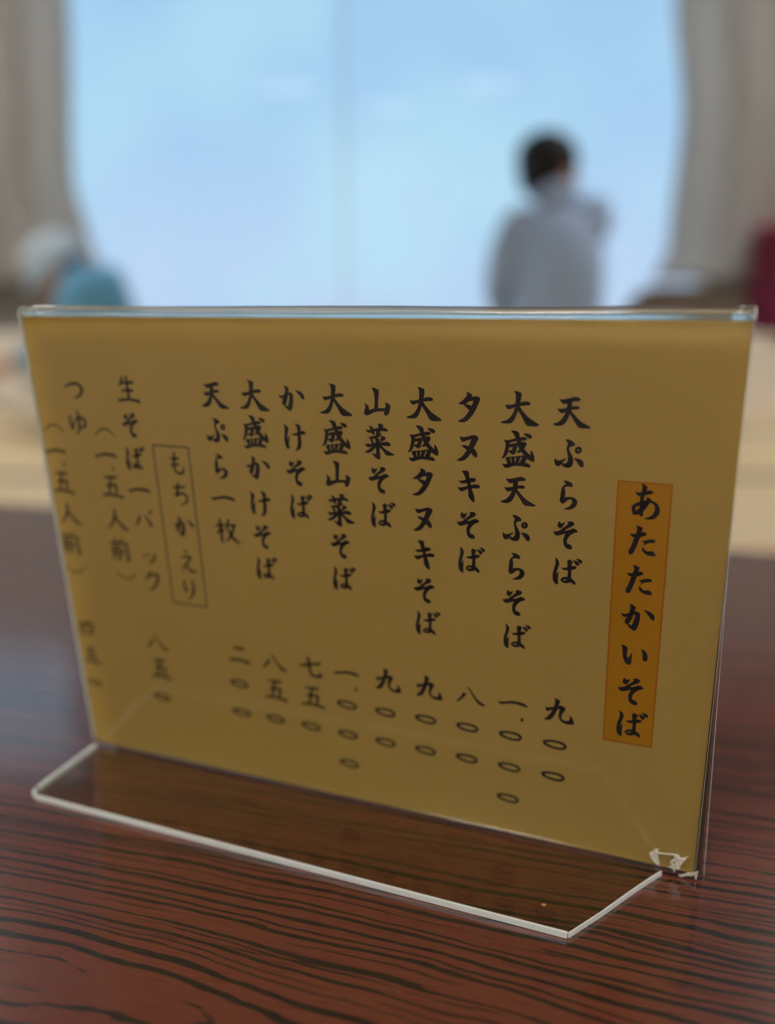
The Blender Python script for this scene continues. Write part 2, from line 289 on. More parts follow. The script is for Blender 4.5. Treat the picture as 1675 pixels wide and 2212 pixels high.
# brush lettering: outlines in 1/100 mm around each character centre; P = polygon, R = ribbon (two sides)
GLYPHS = {
 'あ': [('P',[-282,-244,-218,-231,-119,-248,-6,-285,91,-307,151,-279,159,-235,98,-206,1,-180,-113,-145,-178,-131,-239,-175]),('P',[-150,-468,-66,-451,3,-403,13,-368,-6,-285,-33,-192,-58,-63,-66,66,-69,158,-55,248,-50,368,-74,411,-130,375,-170,323,-156,239,-149,73,-148,-37,-139,-165,-123,-257,-114,-366,-127,-428]),('P',[3,-141,71,-110,116,-68,96,6,38,130,-38,247,-134,320,-215,368,-282,365,-312,336,-321,272,-271,268,-206,234,-128,145,-59,47,-7,-40,15,-87]),('P',[-312,336,-341,163,-314,115,-234,44,-105,-13,26,-48,125,-51,244,2,315,87,341,176,337,286,270,393,191,450,60,468,-12,451,-2,428,104,390,182,309,216,205,215,114,181,53,113,23,32,39,-66,75,-147,110,-219,153,-251,183,-229,246,-251,331])],
 'た': [('P',[-330,-180,-258,-164,-174,-177,-58,-222,24,-240,77,-208,76,-170,31,-138,-51,-101,-134,-79,-218,-74,-288,-101]),('P',[-201,-404,-120,-394,-33,-359,-23,-328,-43,-242,-61,-128,-96,-11,-152,184,-210,343,-249,404,-309,401,-332,366,-330,279,-288,189,-245,42,-211,-94,-176,-210,-156,-306,-177,-369]),('P',[-30,10,39,-11,137,-51,237,-65,297,-43,301,13,244,32,144,48,79,79,35,135,18,128,44,59,0,35]),('P',[8,166,36,201,82,253,142,275,225,256,295,296,332,349,321,388,234,392,115,373,35,315,-12,245,-7,187])],
 'か': [('P',[-431,-121,-376,-79,-305,-79,-203,-133,-100,-178,-13,-186,51,-139,67,-71,56,81,22,248,-24,357,-67,380,-139,344,-214,273,-248,217,-218,203,-137,236,-107,146,-72,-1,-63,-83,-87,-104,-164,-78,-249,-26,-327,11,-391,-26]),('P',[-235,-380,-146,-368,-70,-319,-62,-274,-84,-200,-103,-87,-147,60,-202,180,-235,215,-289,203,-313,156,-313,95,-266,-13,-220,-131,-195,-245,-200,-335]),('P',[138,-268,226,-248,333,-209,406,-140,431,-74,424,-2,382,14,342,-11,289,-83,214,-172])],
 'い': [('P',[-349,-289,-282,-283,-199,-240,-175,-202,-181,-86,-178,38,-153,97,-112,28,-73,-69,-49,-62,-56,60,-59,228,-79,284,-142,289,-207,253,-257,156,-291,36,-304,-108,-314,-211]),('P',[155,-214,229,-211,304,-145,345,-48,349,55,321,123,259,123,224,66,216,-47,208,-129])],
 'そ': [('P',[-172,-384,-148,-371,-127,-321,-66,-358,-12,-359,-44,-304,-93,-210,-128,-186,-193,-213,-218,-262,-201,-351]),('P',[38,-383,111,-413,193,-404,237,-354,225,-310,157,-255,52,-193,-51,-110,-122,-76,-212,-59,-92,-178,12,-271,76,-347]),('P',[-338,-80,-268,-77,-178,-109,-90,-146,20,-129,126,-170,196,-208,268,-200,338,-149,319,-107,239,-92,169,-54,79,-48,-10,-32,-117,9,-207,41,-271,27,-311,-20]),('P',[128,-132,254,-133,274,-103,188,-46,119,20,70,104,52,194,79,254,153,273,202,339,197,399,125,413,32,382,-28,296,-47,180,-40,92,0,-12,40,-95])],
 'ば': [('P',[-356,-390,-286,-356,-231,-256,-239,-166,-277,-37,-307,92,-306,118,-264,34,-240,34,-247,169,-249,304,-249,405,-280,427,-338,390,-389,310,-404,201,-398,66,-363,-75,-337,-213,-340,-323]),('P',[-171,-109,-79,-114,29,-158,136,-193,228,-193,253,-159,232,-117,143,-77,35,-49,-56,-43,-131,-59]),('P',[-1,-346,52,-374,118,-347,152,-299,115,-237,113,-126,115,50,119,183,180,226,240,302,235,370,189,369,113,318,28,291,11,161,19,-19,-2,-213,-12,-289]),('R',[62,164,-40,156,-135,186,-186,268,-131,340,-25,358,83,323],[40,265,-45,232,-114,249,-128,256,-107,267,-28,265,62,218]),('P',[144,-363,217,-362,292,-327,322,-278,308,-220,263,-211,214,-257]),('P',[224,-427,322,-420,393,-380,404,-327,385,-290,330,-301,281,-357])],
 '天': [('P',[-343,-327,-259,-316,-125,-343,-9,-378,74,-396,157,-373,199,-333,184,-294,93,-282,-24,-261,-106,-224,-198,-199,-257,-221]),('P',[-370,-90,-298,-79,-188,-99,-71,-126,28,-156,111,-166,170,-141,176,-107,155,-80,46,-71,-37,-56,-153,-3,-262,35,-322,2]),('P',[-124,-266,-7,-283,-6,-214,-13,-127,-28,-22,-68,86,-109,194,-166,287,-250,350,-335,363,-420,352,-471,327,-446,302,-336,257,-252,171,-194,79,-154,-29,-139,-135]),('P',[-28,-48,31,26,134,139,235,226,370,302,462,351,471,372,452,387,356,396,239,395,172,380,120,323,34,182,-43,66,-78,-35])],
 '大': [('P',[-384,-95,-314,-78,-217,-91,-120,-119,9,-157,105,-185,193,-188,258,-159,269,-127,251,-94,155,-85,43,-69,-70,-48,-167,-11,-280,31,-329,20,-363,-36]),('P',[-170,-448,-93,-443,4,-414,40,-375,31,-271,9,-157,-13,-42,-52,73,-98,206,-154,323,-226,390,-324,406,-440,400,-498,373,-457,355,-342,316,-245,229,-173,111,-134,-21,-117,-152,-109,-281,-124,-385]),('P',[-6,-59,61,44,143,138,242,231,372,314,486,382,498,406,479,436,375,448,246,448,181,425,140,375,81,263,-2,120,-60,41,-70,-40])],
 '盛': [('P',[125,-433,203,-450,284,-438,342,-400,354,-360,336,-317,287,-314,238,-345,180,-391]),('P',[-377,-251,-302,-242,-187,-265,-72,-302,58,-339,172,-353,230,-328,223,-286,174,-258,60,-243,-71,-227,-186,-187,-284,-156,-343,-186]),('P',[-377,-251,-285,-231,-219,-193,-233,-58,-257,62,-305,175,-363,230,-421,260,-433,235,-389,164,-357,51,-333,-68,-335,-186]),('P',[-234,-125,-152,-155,-70,-177,-12,-155,-7,-122,-35,-19,-66,84,-107,129,-148,136,-215,93,-257,54,-232,27,-158,14,-142,-55,-151,-71,-258,-39]),('P',[-206,-503,-108,-508,-26,-488,24,-441,42,-342,77,-227,111,-129,170,-32,246,55,321,126,326,-17,367,22,418,120,433,203,430,279,398,303,332,277,233,216,132,105,48,9,-12,-122,-55,-253,-89,-351,-148,-448]),('P',[77,-219,183,-217,225,-186,209,-127,162,-48,98,40,16,78,-50,69,-1,21,63,-59,95,-145]),('P',[-338,234,-272,207,-197,197,-199,262,-178,354,-177,405,-261,411]),('P',[-205,198,-65,177,-88,246,-76,305,-61,397,-186,406,-162,344,-175,252]),('P',[-73,179,100,149,65,219,21,340,22,391,-69,398,-59,303,-50,243]),('P',[92,149,149,137,236,224,186,338,170,381,13,392,47,339,101,216]),('P',[-425,397,-344,408,-228,375,-62,358,104,347,235,339,301,372,340,420,328,455,237,450,105,432,-27,429,-127,444,-226,486,-301,508,-360,486])],
 'ぷ': [('P',[-121,-368,-35,-372,74,-329,139,-259,127,-216,41,-193,-4,-160,-13,-121,25,-29,72,52,97,145,94,261,58,338,-5,372,-96,368,-170,327,-204,292,-171,240,-107,272,-53,228,-36,140,-43,44,-66,-49,-76,-125,-65,-202,-51,-260,-79,-315]),('P',[-371,150,-347,152,-282,199,-172,163,-91,126,-72,143,-135,204,-168,240,-207,292,-234,334,-280,348,-336,325,-370,251]),('P',[109,110,190,107,281,127,354,186,371,271,357,330,321,338,267,311,211,230,155,159]),('R',[314,-115,284,-182,217,-206,151,-170,124,-96,153,-28,221,-5,287,-42,314,-115],[242,-108,235,-124,218,-130,203,-121,196,-103,203,-87,219,-81,235,-90,242,-108])],
 'ら': [('P',[-148,-385,-75,-393,36,-356,92,-304,93,-235,56,-231,-36,-240,-100,-213,-131,-200,-164,-216,-128,-269,-83,-294,-101,-331]),('P',[-155,-237,-118,-202,-89,-126,-88,-47,-101,63,-31,45,79,36,172,70,225,143,221,223,176,308,85,373,-26,393,-110,383,-82,360,28,296,91,199,85,130,44,106,-30,144,-94,212,-140,237,-196,214,-225,148,-213,67,-203,-73,-186,-174])],
 'タ': [('P',[-83,-401,11,-387,89,-330,91,-282,59,-220,-3,-157,-102,-80,-289,-78,-263,-110,-163,-187,-76,-288,-51,-337]),('P',[47,-256,158,-302,256,-293,305,-230,280,-169,207,4,108,179,8,306,-104,385,-217,401,-305,383,-279,357,-141,276,-16,111,71,-39,121,-182,-15,-162,-77,-191,-15,-230]),('P',[-152,-74,-40,-78,59,-51,108,8,34,96,-65,15,-127,-43])],
 'ヌ': [('P',[-202,-323,-157,-300,-31,-307,119,-358,219,-364,294,-318,301,-257,244,-153,169,1,68,172,-59,320,-187,364,-301,348,-263,320,-135,223,-7,37,69,-143,112,-258,-6,-214,-107,-163,-170,-204,-203,-278]),('P',[-166,-74,-57,-80,69,-43,194,12,257,97,274,209,244,241,181,215,93,120,-7,50,-95,-8])],
 'キ': [('P',[-198,-423,-58,-440,6,-406,18,-317,30,-215,56,-88,94,65,157,268,175,411,139,440,54,369,-10,269,-4,203,-14,100,-34,-55,-72,-181,-122,-333]),('P',[-277,-153,-187,-147,-59,-195,69,-244,183,-239,208,-198,170,-148,43,-107,-85,-82,-201,-73]),('P',[-317,25,-214,43,-60,-1,94,-52,196,-78,297,-55,317,-5,285,32,119,42,-34,75,-163,151,-241,139])],
 '山': [('P',[-140,-383,-68,-385,34,-346,74,-313,58,-173,41,-17,27,219,-84,234,-70,47,-63,-110,-74,-246,-111,-332]),('P',[-367,49,-317,61,-247,133,-233,191,-234,227,-93,189,95,167,250,166,247,248,91,255,-55,278,-183,337,-290,385,-353,374,-392,313,-367,227,-342,147]),('P',[232,5,307,21,387,76,392,115,360,243,327,323,273,365,222,358,198,325,206,250,229,171,253,92])],
 '菜': [('P',[-390,-326,-301,-321,-195,-347,-67,-377,59,-390,164,-401,246,-370,275,-332,264,-305,181,-301,56,-310,-71,-293,-199,-256,-305,-236,-357,-268]),('P',[-291,-446,-212,-426,-152,-369,-133,-310,-127,-210,-160,-178,-211,-215,-239,-304,-256,-383]),('P',[-16,-506,64,-510,136,-483,144,-434,111,-383,55,-290,11,-238,-76,-162,-94,-232,-38,-335,-2,-437]),('P',[-344,-93,-247,-133,-140,-159,-33,-205,54,-260,73,-221,60,-170,-15,-126,-80,-72,-164,-77,-259,-82,-302,-83]),('P',[-270,-81,-202,-85,-168,-6,-149,43,-181,66,-243,19]),('P',[-142,-108,-58,-93,-31,6,-65,69,-116,31,-107,-30]),('P',[50,-170,133,-164,191,-137,193,-87,150,-45,43,2,-22,46,12,-17,57,-100]),('P',[-426,70,-341,81,-170,51,0,20,127,1,253,-11,324,35,343,85,332,109,206,109,39,103,-131,123,-260,162,-335,176,-387,149]),('P',[-101,-91,5,-97,10,44,12,246,22,409,19,480,-20,510,-104,478,-186,402,-230,343,-214,332,-114,360,-103,213,-107,51]),('P',[-129,73,-68,130,-157,226,-245,303,-332,340,-439,332,-427,305,-328,247,-239,171]),('P',[-23,66,60,92,161,187,305,269,439,331,427,362,343,378,238,384,176,358,96,241,15,165])],
 'け': [('P',[-339,-374,-270,-347,-193,-260,-198,-199,-239,-55,-256,68,-173,-49,-159,-39,-197,106,-212,229,-197,321,-229,358,-294,337,-340,216,-350,74,-326,-132,-321,-274]),('P',[-115,-86,-2,-119,133,-167,224,-206,310,-186,350,-144,336,-103,237,-92,103,-64,-8,-48,-84,-60]),('P',[5,-400,107,-393,192,-351,201,-301,185,-159,188,-18,192,124,170,268,103,364,23,400,-36,393,29,317,60,213,75,70,79,-93,84,-235,49,-343])],
 '九': [('P',[-164,-394,-76,-384,13,-344,27,-302,-2,-196,-36,-53,-99,118,-173,269,-250,342,-348,368,-437,356,-408,334,-312,228,-218,73,-155,-99,-120,-241,-124,-353]),('P',[-384,-77,-310,-57,-184,-93,-49,-141,66,-182,165,-137,186,-96,150,-10,95,102,79,196,111,270,199,291,276,271,309,219,304,88,348,120,410,233,437,330,416,379,319,394,183,392,64,336,2,234,-6,99,22,-42,-27,-55,-143,-22,-259,35,-336,77,-373,23])],
 '一': [('P',[-446,-20,-364,-8,-201,-43,-19,-89,143,-90,304,-70,405,-20,446,29,406,53,306,33,144,6,-18,3,-200,37,-353,90,-415,32])],
 '.': [('P',[-50,10,-37,-32,-1,-58,36,-47,50,-10,37,32,1,58,-36,47])],
 '〇': [('R',[-303,-10,-200,-58,-47,-75,107,-67,236,-25,268,13,248,42,126,70,-28,64,-183,22,-272,-35,-303,-10],[-357,-84,-203,-137,-39,-150,124,-146,274,-107,357,-6,273,127,120,150,-45,140,-211,100,-326,50,-357,-84])],
 '八': [('P',[-240,-65,-193,-81,-141,-30,-158,12,-265,150,-385,260,-445,263,-420,206,-312,80]),('P',[-133,-288,-86,-288,-4,-199,89,-60,183,66,300,162,428,229,445,260,393,288,276,266,183,197,89,58,-5,-95,-86,-223])],
 '七': [('R',[-372,41,-334,37,-280,31,-218,22,-157,11,-97,-4,-35,-23,28,-42,94,-60,171,-77,257,-94,335,-109,389,-119],[-384,-8,-348,-21,-297,-39,-238,-60,-179,-78,-121,-94,-59,-109,6,-125,74,-142,152,-161,237,-183,314,-203,367,-217]),('R',[-100,-346,-97,-314,-93,-268,-88,-216,-84,-163,-80,-106,-76,-41,-71,27,-63,90,-53,150,-41,209,-23,267,9,318,59,351,114,365,166,369,211,370,255,370,303,367,352,354,399,315,407,256,391,208,370,171,356,146],[-34,-359,-24,-329,-10,-284,5,-231,17,-173,21,-111,23,-45,24,19,29,78,38,134,47,188,60,230,75,253,94,264,127,269,168,270,209,269,247,266,282,259,306,252,307,256,311,256,316,224,316,185,316,156])],
 '五': [('R',[-248,-261,-203,-264,-138,-270,-65,-275,2,-277,69,-277,141,-274,206,-271,251,-269],[-256,-327,-211,-334,-146,-344,-72,-354,-2,-361,68,-365,142,-367,207,-369,253,-370]),('R',[-41,-310,-51,-265,-65,-201,-80,-127,-96,-51,-112,34,-131,129,-147,216,-159,277],[41,-294,34,-249,23,-184,9,-109,-5,-33,-23,52,-44,147,-63,234,-76,294]),('R',[-214,8,-174,5,-116,-1,-53,-6,4,-9,58,-12,110,-15,146,-14,149,-15,146,-17,144,15,135,62,127,109,119,156,110,204,100,247,93,277],[-223,-59,-183,-65,-125,-75,-61,-85,-4,-92,48,-100,104,-110,161,-112,221,-86,244,-24,236,32,221,82,209,126,201,171,191,221,182,264,175,294]),('R',[-397,361,-348,354,-277,343,-199,333,-124,328,-54,327,20,330,93,335,162,344,232,358,302,378,364,397,407,410],[-409,278,-360,270,-289,260,-207,249,-128,244,-52,244,25,248,101,254,174,261,248,269,323,279,388,289,433,295])],
 '二': [('R',[-194,-165,-158,-170,-107,-179,-50,-186,2,-189,56,-186,117,-178,173,-170,213,-164],[-209,-239,-174,-247,-122,-260,-62,-273,-2,-281,61,-283,127,-280,184,-275,224,-273]),('R',[-370,281,-317,272,-240,259,-156,246,-81,239,-18,239,43,243,102,250,159,260,220,275,282,295,338,315,377,329],[-386,190,-332,181,-254,168,-167,155,-87,147,-17,146,50,148,114,153,177,160,244,171,312,186,372,199,412,208])],
 '四': [('R',[-353,-231,-350,-180,-346,-107,-341,-26,-336,48,-328,118,-318,188,-308,250,-302,293],[-286,-239,-276,-189,-263,-117,-248,-37,-236,36,-225,104,-216,174,-208,236,-202,279]),('R',[-313,-185,-255,-195,-172,-209,-81,-222,3,-227,85,-227,169,-223,235,-212,262,-199,267,-176,263,-117,249,-41,236,33,227,102,214,171,203,233,194,276],[-326,-251,-268,-264,-185,-282,-91,-300,-3,-311,83,-317,175,-321,264,-313,343,-272,376,-188,369,-102,351,-20,335,51,322,120,304,191,288,252,276,295]),('R',[-122,-220,-124,-189,-126,-144,-130,-99,-136,-63,-149,-33,-169,-1,-189,29,-204,51],[-46,-217,-47,-185,-49,-139,-53,-87,-65,-38,-89,4,-119,38,-147,65,-165,83]),('R',[46,-220,44,-185,41,-133,40,-75,48,-22,71,20,102,49,129,68,145,81],[122,-216,120,-181,117,-130,116,-79,120,-45,131,-27,150,-9,173,7,191,20]),('R',[-249,290,-203,286,-139,280,-67,275,0,273,67,275,139,280,203,286,249,290],[-255,214,-210,211,-145,205,-71,200,0,197,71,200,145,205,210,211,255,214])],
 '生': [('R',[-184,-391,-192,-364,-202,-326,-213,-288,-226,-257,-244,-223,-271,-182,-298,-143,-317,-115],[-118,-381,-119,-354,-120,-312,-126,-263,-144,-214,-178,-171,-221,-135,-260,-106,-287,-86]),('R',[-213,-152,-170,-157,-110,-165,-43,-172,20,-177,82,-176,149,-174,209,-170,251,-168],[-224,-218,-182,-226,-121,-238,-53,-251,14,-260,80,-265,150,-267,211,-268,253,-269]),('R',[-38,-418,-37,-359,-35,-275,-34,-179,-34,-83,-34,21,-35,137,-37,244,-38,318],[38,-422,44,-364,53,-280,62,-183,67,-85,67,22,63,140,58,247,55,321]),('R',[-231,84,-188,80,-127,75,-59,70,2,67,60,69,122,72,177,77,216,80],[-239,17,-197,10,-136,0,-67,-10,-2,-17,62,-18,126,-17,182,-14,221,-13]),('R',[-396,399,-338,389,-253,375,-162,361,-81,353,-16,351,45,352,104,357,162,365,226,378,294,396,355,414,398,427],[-410,307,-351,299,-266,288,-171,276,-87,269,-17,266,48,266,111,269,174,273,244,282,317,293,381,305,425,312])],
 '枚': [('R',[-379,-118,-349,-123,-305,-130,-257,-137,-212,-143,-168,-148,-120,-153,-77,-157,-47,-160],[-393,-184,-364,-192,-321,-204,-272,-216,-225,-226,-177,-233,-128,-238,-84,-241,-54,-243]),('R',[-256,-401,-255,-347,-254,-270,-253,-180,-252,-83,-251,34,-250,171,-249,298,-248,386],[-181,-406,-175,-352,-166,-276,-157,-184,-151,-85,-150,34,-151,171,-154,299,-155,387]),('R',[-254,-132,-264,-103,-280,-62,-297,-20,-314,15,-333,45,-357,75,-381,102,-398,122],[-183,-104,-195,-76,-212,-34,-233,11,-258,52,-289,85,-323,112,-354,133,-375,147]),('R',[-209,-43,-193,-25,-170,2,-146,28,-130,46],[-161,-91,-143,-75,-116,-52,-89,-29,-71,-13]),('R',[68,-412,58,-381,43,-338,27,-292,12,-252,-3,-215,-20,-174,-36,-137,-47,-110],[133,-395,127,-363,119,-317,106,-266,89,-218,62,-177,30,-141,1,-112,-20,-91]),('R',[40,-152,67,-156,105,-162,148,-168,189,-172,232,-174,280,-174,324,-173,354,-172],[28,-218,54,-223,93,-232,137,-240,181,-248,227,-253,277,-258,321,-262,351,-265]),('R',[233,-196,217,-154,195,-93,169,-28,143,30,116,83,86,137,55,187,26,229,-5,264,-39,295,-71,320,-93,339],[305,-173,293,-130,276,-66,254,5,226,70,193,128,155,183,115,232,75,275,32,309,-11,335,-49,354,-75,367]),('R',[-9,-104,8,-62,34,-2,64,65,95,125,125,176,157,225,192,270,233,310,285,343,341,367,390,384,423,396],[43,-131,67,-92,100,-36,138,24,174,76,207,119,240,159,273,195,304,227,340,259,382,293,422,322,451,344])],
 'パ': [('R',[-171,-178,-183,-142,-201,-91,-221,-37,-242,11,-270,61,-306,118,-341,170,-365,207],[-98,-158,-106,-121,-117,-66,-134,-4,-161,56,-205,110,-257,160,-307,201,-340,230]),('R',[47,-170,65,-138,91,-94,119,-43,145,6,169,61,195,124,219,183,236,224],[87,-200,112,-173,148,-135,188,-89,225,-40,258,18,290,82,317,140,336,180]),('R',[260,-302,264,-298,276,-314,287,-326,287,-328,288,-326,299,-316,309,-304,311,-302,309,-300,299,-289,288,-279,287,-277,287,-279,276,-290,264,-306,260,-302],[210,-302,224,-329,238,-347,256,-366,285,-378,314,-369,335,-352,352,-330,361,-302,352,-274,335,-253,314,-236,285,-227,256,-239,238,-258,224,-276,210,-302])],
 'ッ': [('R',[-227,-36,-216,-11,-199,26,-182,63,-171,88],[-176,-65,-160,-42,-137,-9,-114,24,-98,46]),('R',[-43,-70,-33,-47,-19,-12,-5,22,5,45],[9,-98,23,-77,44,-46,65,-16,79,5]),('R',[212,-96,199,-56,181,1,160,60,134,109,96,156,43,207,-10,253,-46,286],[292,-72,280,-31,264,28,239,96,202,159,147,212,81,257,20,294,-21,319])],
 'ク': [('R',[-86,-382,-101,-345,-122,-294,-146,-241,-172,-195,-207,-149,-253,-96,-298,-47,-330,-13],[-15,-357,-25,-320,-40,-264,-62,-201,-97,-141,-149,-91,-211,-47,-269,-12,-308,13]),('R',[-77,-181,-39,-188,16,-198,74,-206,123,-210,163,-213,193,-215,195,-215,186,-226,184,-195,172,-135,151,-66,127,-4,96,51,58,107,16,160,-25,207,-72,251,-125,293,-175,329,-210,355],[-91,-256,-53,-263,2,-275,63,-286,113,-294,152,-301,193,-308,247,-299,285,-245,284,-181,267,-109,241,-33,209,37,171,100,126,160,77,215,25,263,-33,305,-97,339,-154,365,-193,384])],
 'も': [('R',[-67,-390,-76,-336,-89,-258,-103,-170,-113,-89,-122,-14,-131,64,-134,141,-125,212,-99,275,-62,329,-16,371,40,398,103,400,167,384,225,355,272,314,293,256,293,198,286,149,281,117],[0,-382,-4,-327,-9,-248,-16,-161,-21,-79,-30,-3,-42,73,-48,139,-43,191,-25,233,3,270,35,296,61,308,91,307,133,295,174,274,199,258,210,237,217,197,220,151,223,118]),('R',[-236,-105,-207,-102,-164,-96,-115,-92,-63,-93,-8,-100,51,-111,105,-123,141,-131],[-234,-164,-205,-166,-163,-168,-116,-172,-71,-176,-21,-183,37,-191,90,-199,128,-205]),('R',[-236,97,-206,100,-163,105,-113,109,-63,109,-11,102,44,90,92,79,125,71],[-234,38,-204,36,-162,33,-115,30,-71,25,-25,19,28,10,76,2,110,-3])],
 'ち': [('R',[-268,-185,-223,-184,-158,-182,-84,-182,-13,-185,58,-195,132,-209,197,-222,242,-232],[-269,-252,-224,-255,-159,-258,-88,-263,-21,-269,46,-277,118,-288,183,-299,228,-306]),('R',[-71,-409,-81,-356,-96,-280,-112,-198,-128,-131,-150,-73,-180,-11,-205,46,-183,119,-115,105,-54,65,10,25,57,8,95,13,139,29,175,52,196,74,205,103,208,145,202,189,187,225,147,262,79,305,8,344,-40,371],[4,-397,-3,-344,-12,-266,-24,-181,-40,-104,-69,-35,-105,28,-130,70,-153,49,-152,39,-97,0,-28,-47,44,-75,112,-72,176,-52,232,-19,275,27,296,85,300,151,286,218,250,279,185,324,104,358,26,384,-27,402])],
 'え': [('R',[-80,-360,-55,-343,-17,-319,21,-295,47,-278],[-54,-413,-25,-402,17,-387,59,-371,88,-361]),('R',[-197,-101,-160,-105,-106,-110,-48,-115,4,-118,57,-122,109,-128,137,-128,126,-151,116,-135,78,-85,25,-23,-29,43,-92,123,-166,216,-229,296,-259,336,-189,344,-130,272,-62,198,-22,166,-38,167,-32,200,-23,256,-1,309,33,347,70,377,113,401,162,415,217,412,270,397,315,380,345,368],[-206,-168,-170,-175,-116,-185,-57,-195,-4,-201,48,-207,105,-213,163,-209,210,-152,186,-91,140,-33,84,29,29,91,-37,168,-115,258,-182,335,-211,370,-235,306,-177,232,-107,152,-45,103,21,128,41,182,54,232,69,262,91,281,119,301,148,316,174,324,206,325,250,319,295,310,327,304])],
 'り': [('R',[-218,-356,-225,-314,-236,-252,-246,-181,-248,-115,-241,-50,-229,19,-210,78,-155,126,-99,85,-74,25,-53,-37,-39,-78],[-151,-349,-153,-306,-156,-244,-158,-178,-155,-120,-148,-63,-138,-2,-127,42,-148,42,-156,43,-122,0,-86,-53,-62,-90]),('R',[101,-381,106,-329,114,-254,119,-174,118,-102,110,-39,98,25,82,87,60,146,26,211,-20,282,-65,347,-97,392],[168,-392,179,-341,197,-267,213,-181,218,-99,212,-24,198,49,175,120,142,190,91,258,28,322,-31,377,-71,414])],
 '人': [('R',[-76,-370,-78,-325,-80,-262,-86,-193,-99,-130,-120,-69,-148,-3,-182,64,-218,126,-265,190,-322,256,-377,316,-415,357],[8,-369,10,-325,13,-259,11,-182,-2,-105,-27,-32,-62,41,-103,111,-151,176,-212,239,-283,298,-347,348,-392,382]),('R',[-59,-103,-38,-61,-9,0,27,67,64,129,102,182,143,233,187,278,234,317,289,344,346,360,394,369,427,376],[-8,-132,18,-93,55,-38,97,22,138,73,178,115,222,154,265,190,303,221,340,251,381,282,419,310,447,330])],
 '前': [('R',[-204,-387,-193,-368,-177,-340,-161,-312,-150,-293],[-165,-419,-149,-404,-125,-382,-101,-360,-85,-345]),('R',[102,-439,91,-413,75,-376,60,-338,49,-313],[167,-401,151,-379,126,-347,102,-314,85,-292]),('R',[-364,-181,-298,-190,-203,-203,-97,-214,0,-218,97,-211,202,-196,296,-180,362,-169],[-375,-256,-309,-266,-213,-281,-105,-295,0,-302,105,-299,214,-288,310,-276,377,-268]),('R',[-319,-97,-317,-59,-314,-5,-311,56,-311,116,-313,183,-318,261,-324,333,-327,383],[-252,-104,-246,-67,-236,-12,-228,52,-227,119,-235,192,-251,270,-267,341,-277,390]),('R',[-277,-51,-249,-58,-208,-67,-165,-76,-129,-80,-98,-83,-75,-86,-72,-86,-73,-86,-68,-54,-68,3,-72,69,-76,133,-78,195,-81,259,-86,312,-87,332,-54,323,-64,321,-88,304,-105,291],[-294,-117,-266,-124,-225,-136,-179,-148,-140,-155,-109,-161,-74,-166,-29,-157,6,-116,16,-60,16,5,12,74,8,136,7,198,6,264,1,323,-14,374,-77,393,-106,362,-121,332,-130,313]),('R',[-250,67,-213,65,-158,63,-103,60,-66,59],[-254,0,-216,-2,-161,-4,-106,-7,-69,-8]),('R',[-250,202,-213,200,-158,197,-103,195,-66,193],[-254,134,-216,133,-161,130,-106,128,-69,126]),('R',[80,-83,81,-32,82,43,83,118,84,169],[155,-85,158,-34,162,41,165,115,168,167]),('R',[265,-150,265,-101,265,-31,265,46,265,118,265,190,265,264,263,324,264,344,295,336,272,328,238,306,213,290],[340,-153,344,-104,349,-34,354,44,357,117,360,188,362,265,360,334,341,396,268,412,231,376,206,338,190,314])],
 '（': [('R',[-371,115,-337,79,-290,27,-237,-25,-188,-63,-143,-84,-96,-97,-48,-103,0,-105,48,-103,96,-97,143,-84,188,-63,237,-25,290,27,337,79,371,115],[-402,87,-370,50,-323,-4,-270,-61,-215,-105,-162,-133,-108,-151,-54,-161,0,-164,54,-161,108,-151,162,-133,215,-105,270,-61,323,-4,370,50,402,87])],
 '）': [('R',[-402,-87,-370,-50,-323,4,-270,61,-215,105,-162,133,-108,151,-54,161,0,164,54,161,108,151,162,133,215,105,270,61,323,4,370,-50,402,-87],[-371,-115,-337,-79,-290,-27,-237,25,-188,63,-143,84,-96,97,-48,103,0,105,48,103,96,97,143,84,188,63,237,25,290,-27,337,-79,371,-115])],
 'つ': [('R',[-326,-56,-280,-71,-214,-92,-142,-112,-75,-127,-11,-138,53,-147,110,-149,154,-141,193,-119,230,-86,256,-51,265,-25,263,3,248,45,222,92,190,132,139,171,66,211,-6,245,-56,270],[-346,-112,-302,-131,-238,-158,-164,-187,-93,-209,-26,-224,44,-235,114,-239,182,-229,245,-201,301,-159,347,-106,373,-42,368,28,342,93,301,153,247,204,175,241,89,268,9,288,-45,301])],
 'ゆ': [('R',[-323,-256,-330,-210,-341,-143,-349,-67,-348,4,-337,73,-317,145,-291,205,-222,237,-182,181,-162,107,-139,27,-110,-34,-69,-80,-20,-123,30,-153,72,-164,113,-157,162,-133,204,-102,224,-77,230,-50,228,-6,216,39,203,68,178,86,126,104,70,117,30,126],[-248,-248,-251,-201,-256,-135,-259,-64,-256,-4,-248,56,-235,120,-222,164,-249,166,-247,155,-224,88,-196,5,-159,-66,-113,-122,-60,-173,-1,-215,63,-239,133,-236,203,-213,266,-176,313,-125,332,-58,327,12,306,78,267,134,206,164,138,174,77,175,37,176]),('R',[-16,-399,-12,-340,-5,-257,0,-166,0,-84,-5,-9,-12,68,-24,140,-39,203,-62,258,-93,312,-125,358,-147,392],[50,-408,62,-351,79,-268,95,-174,101,-84,96,0,84,83,65,163,39,234,0,297,-48,348,-92,387,-122,414])],
}
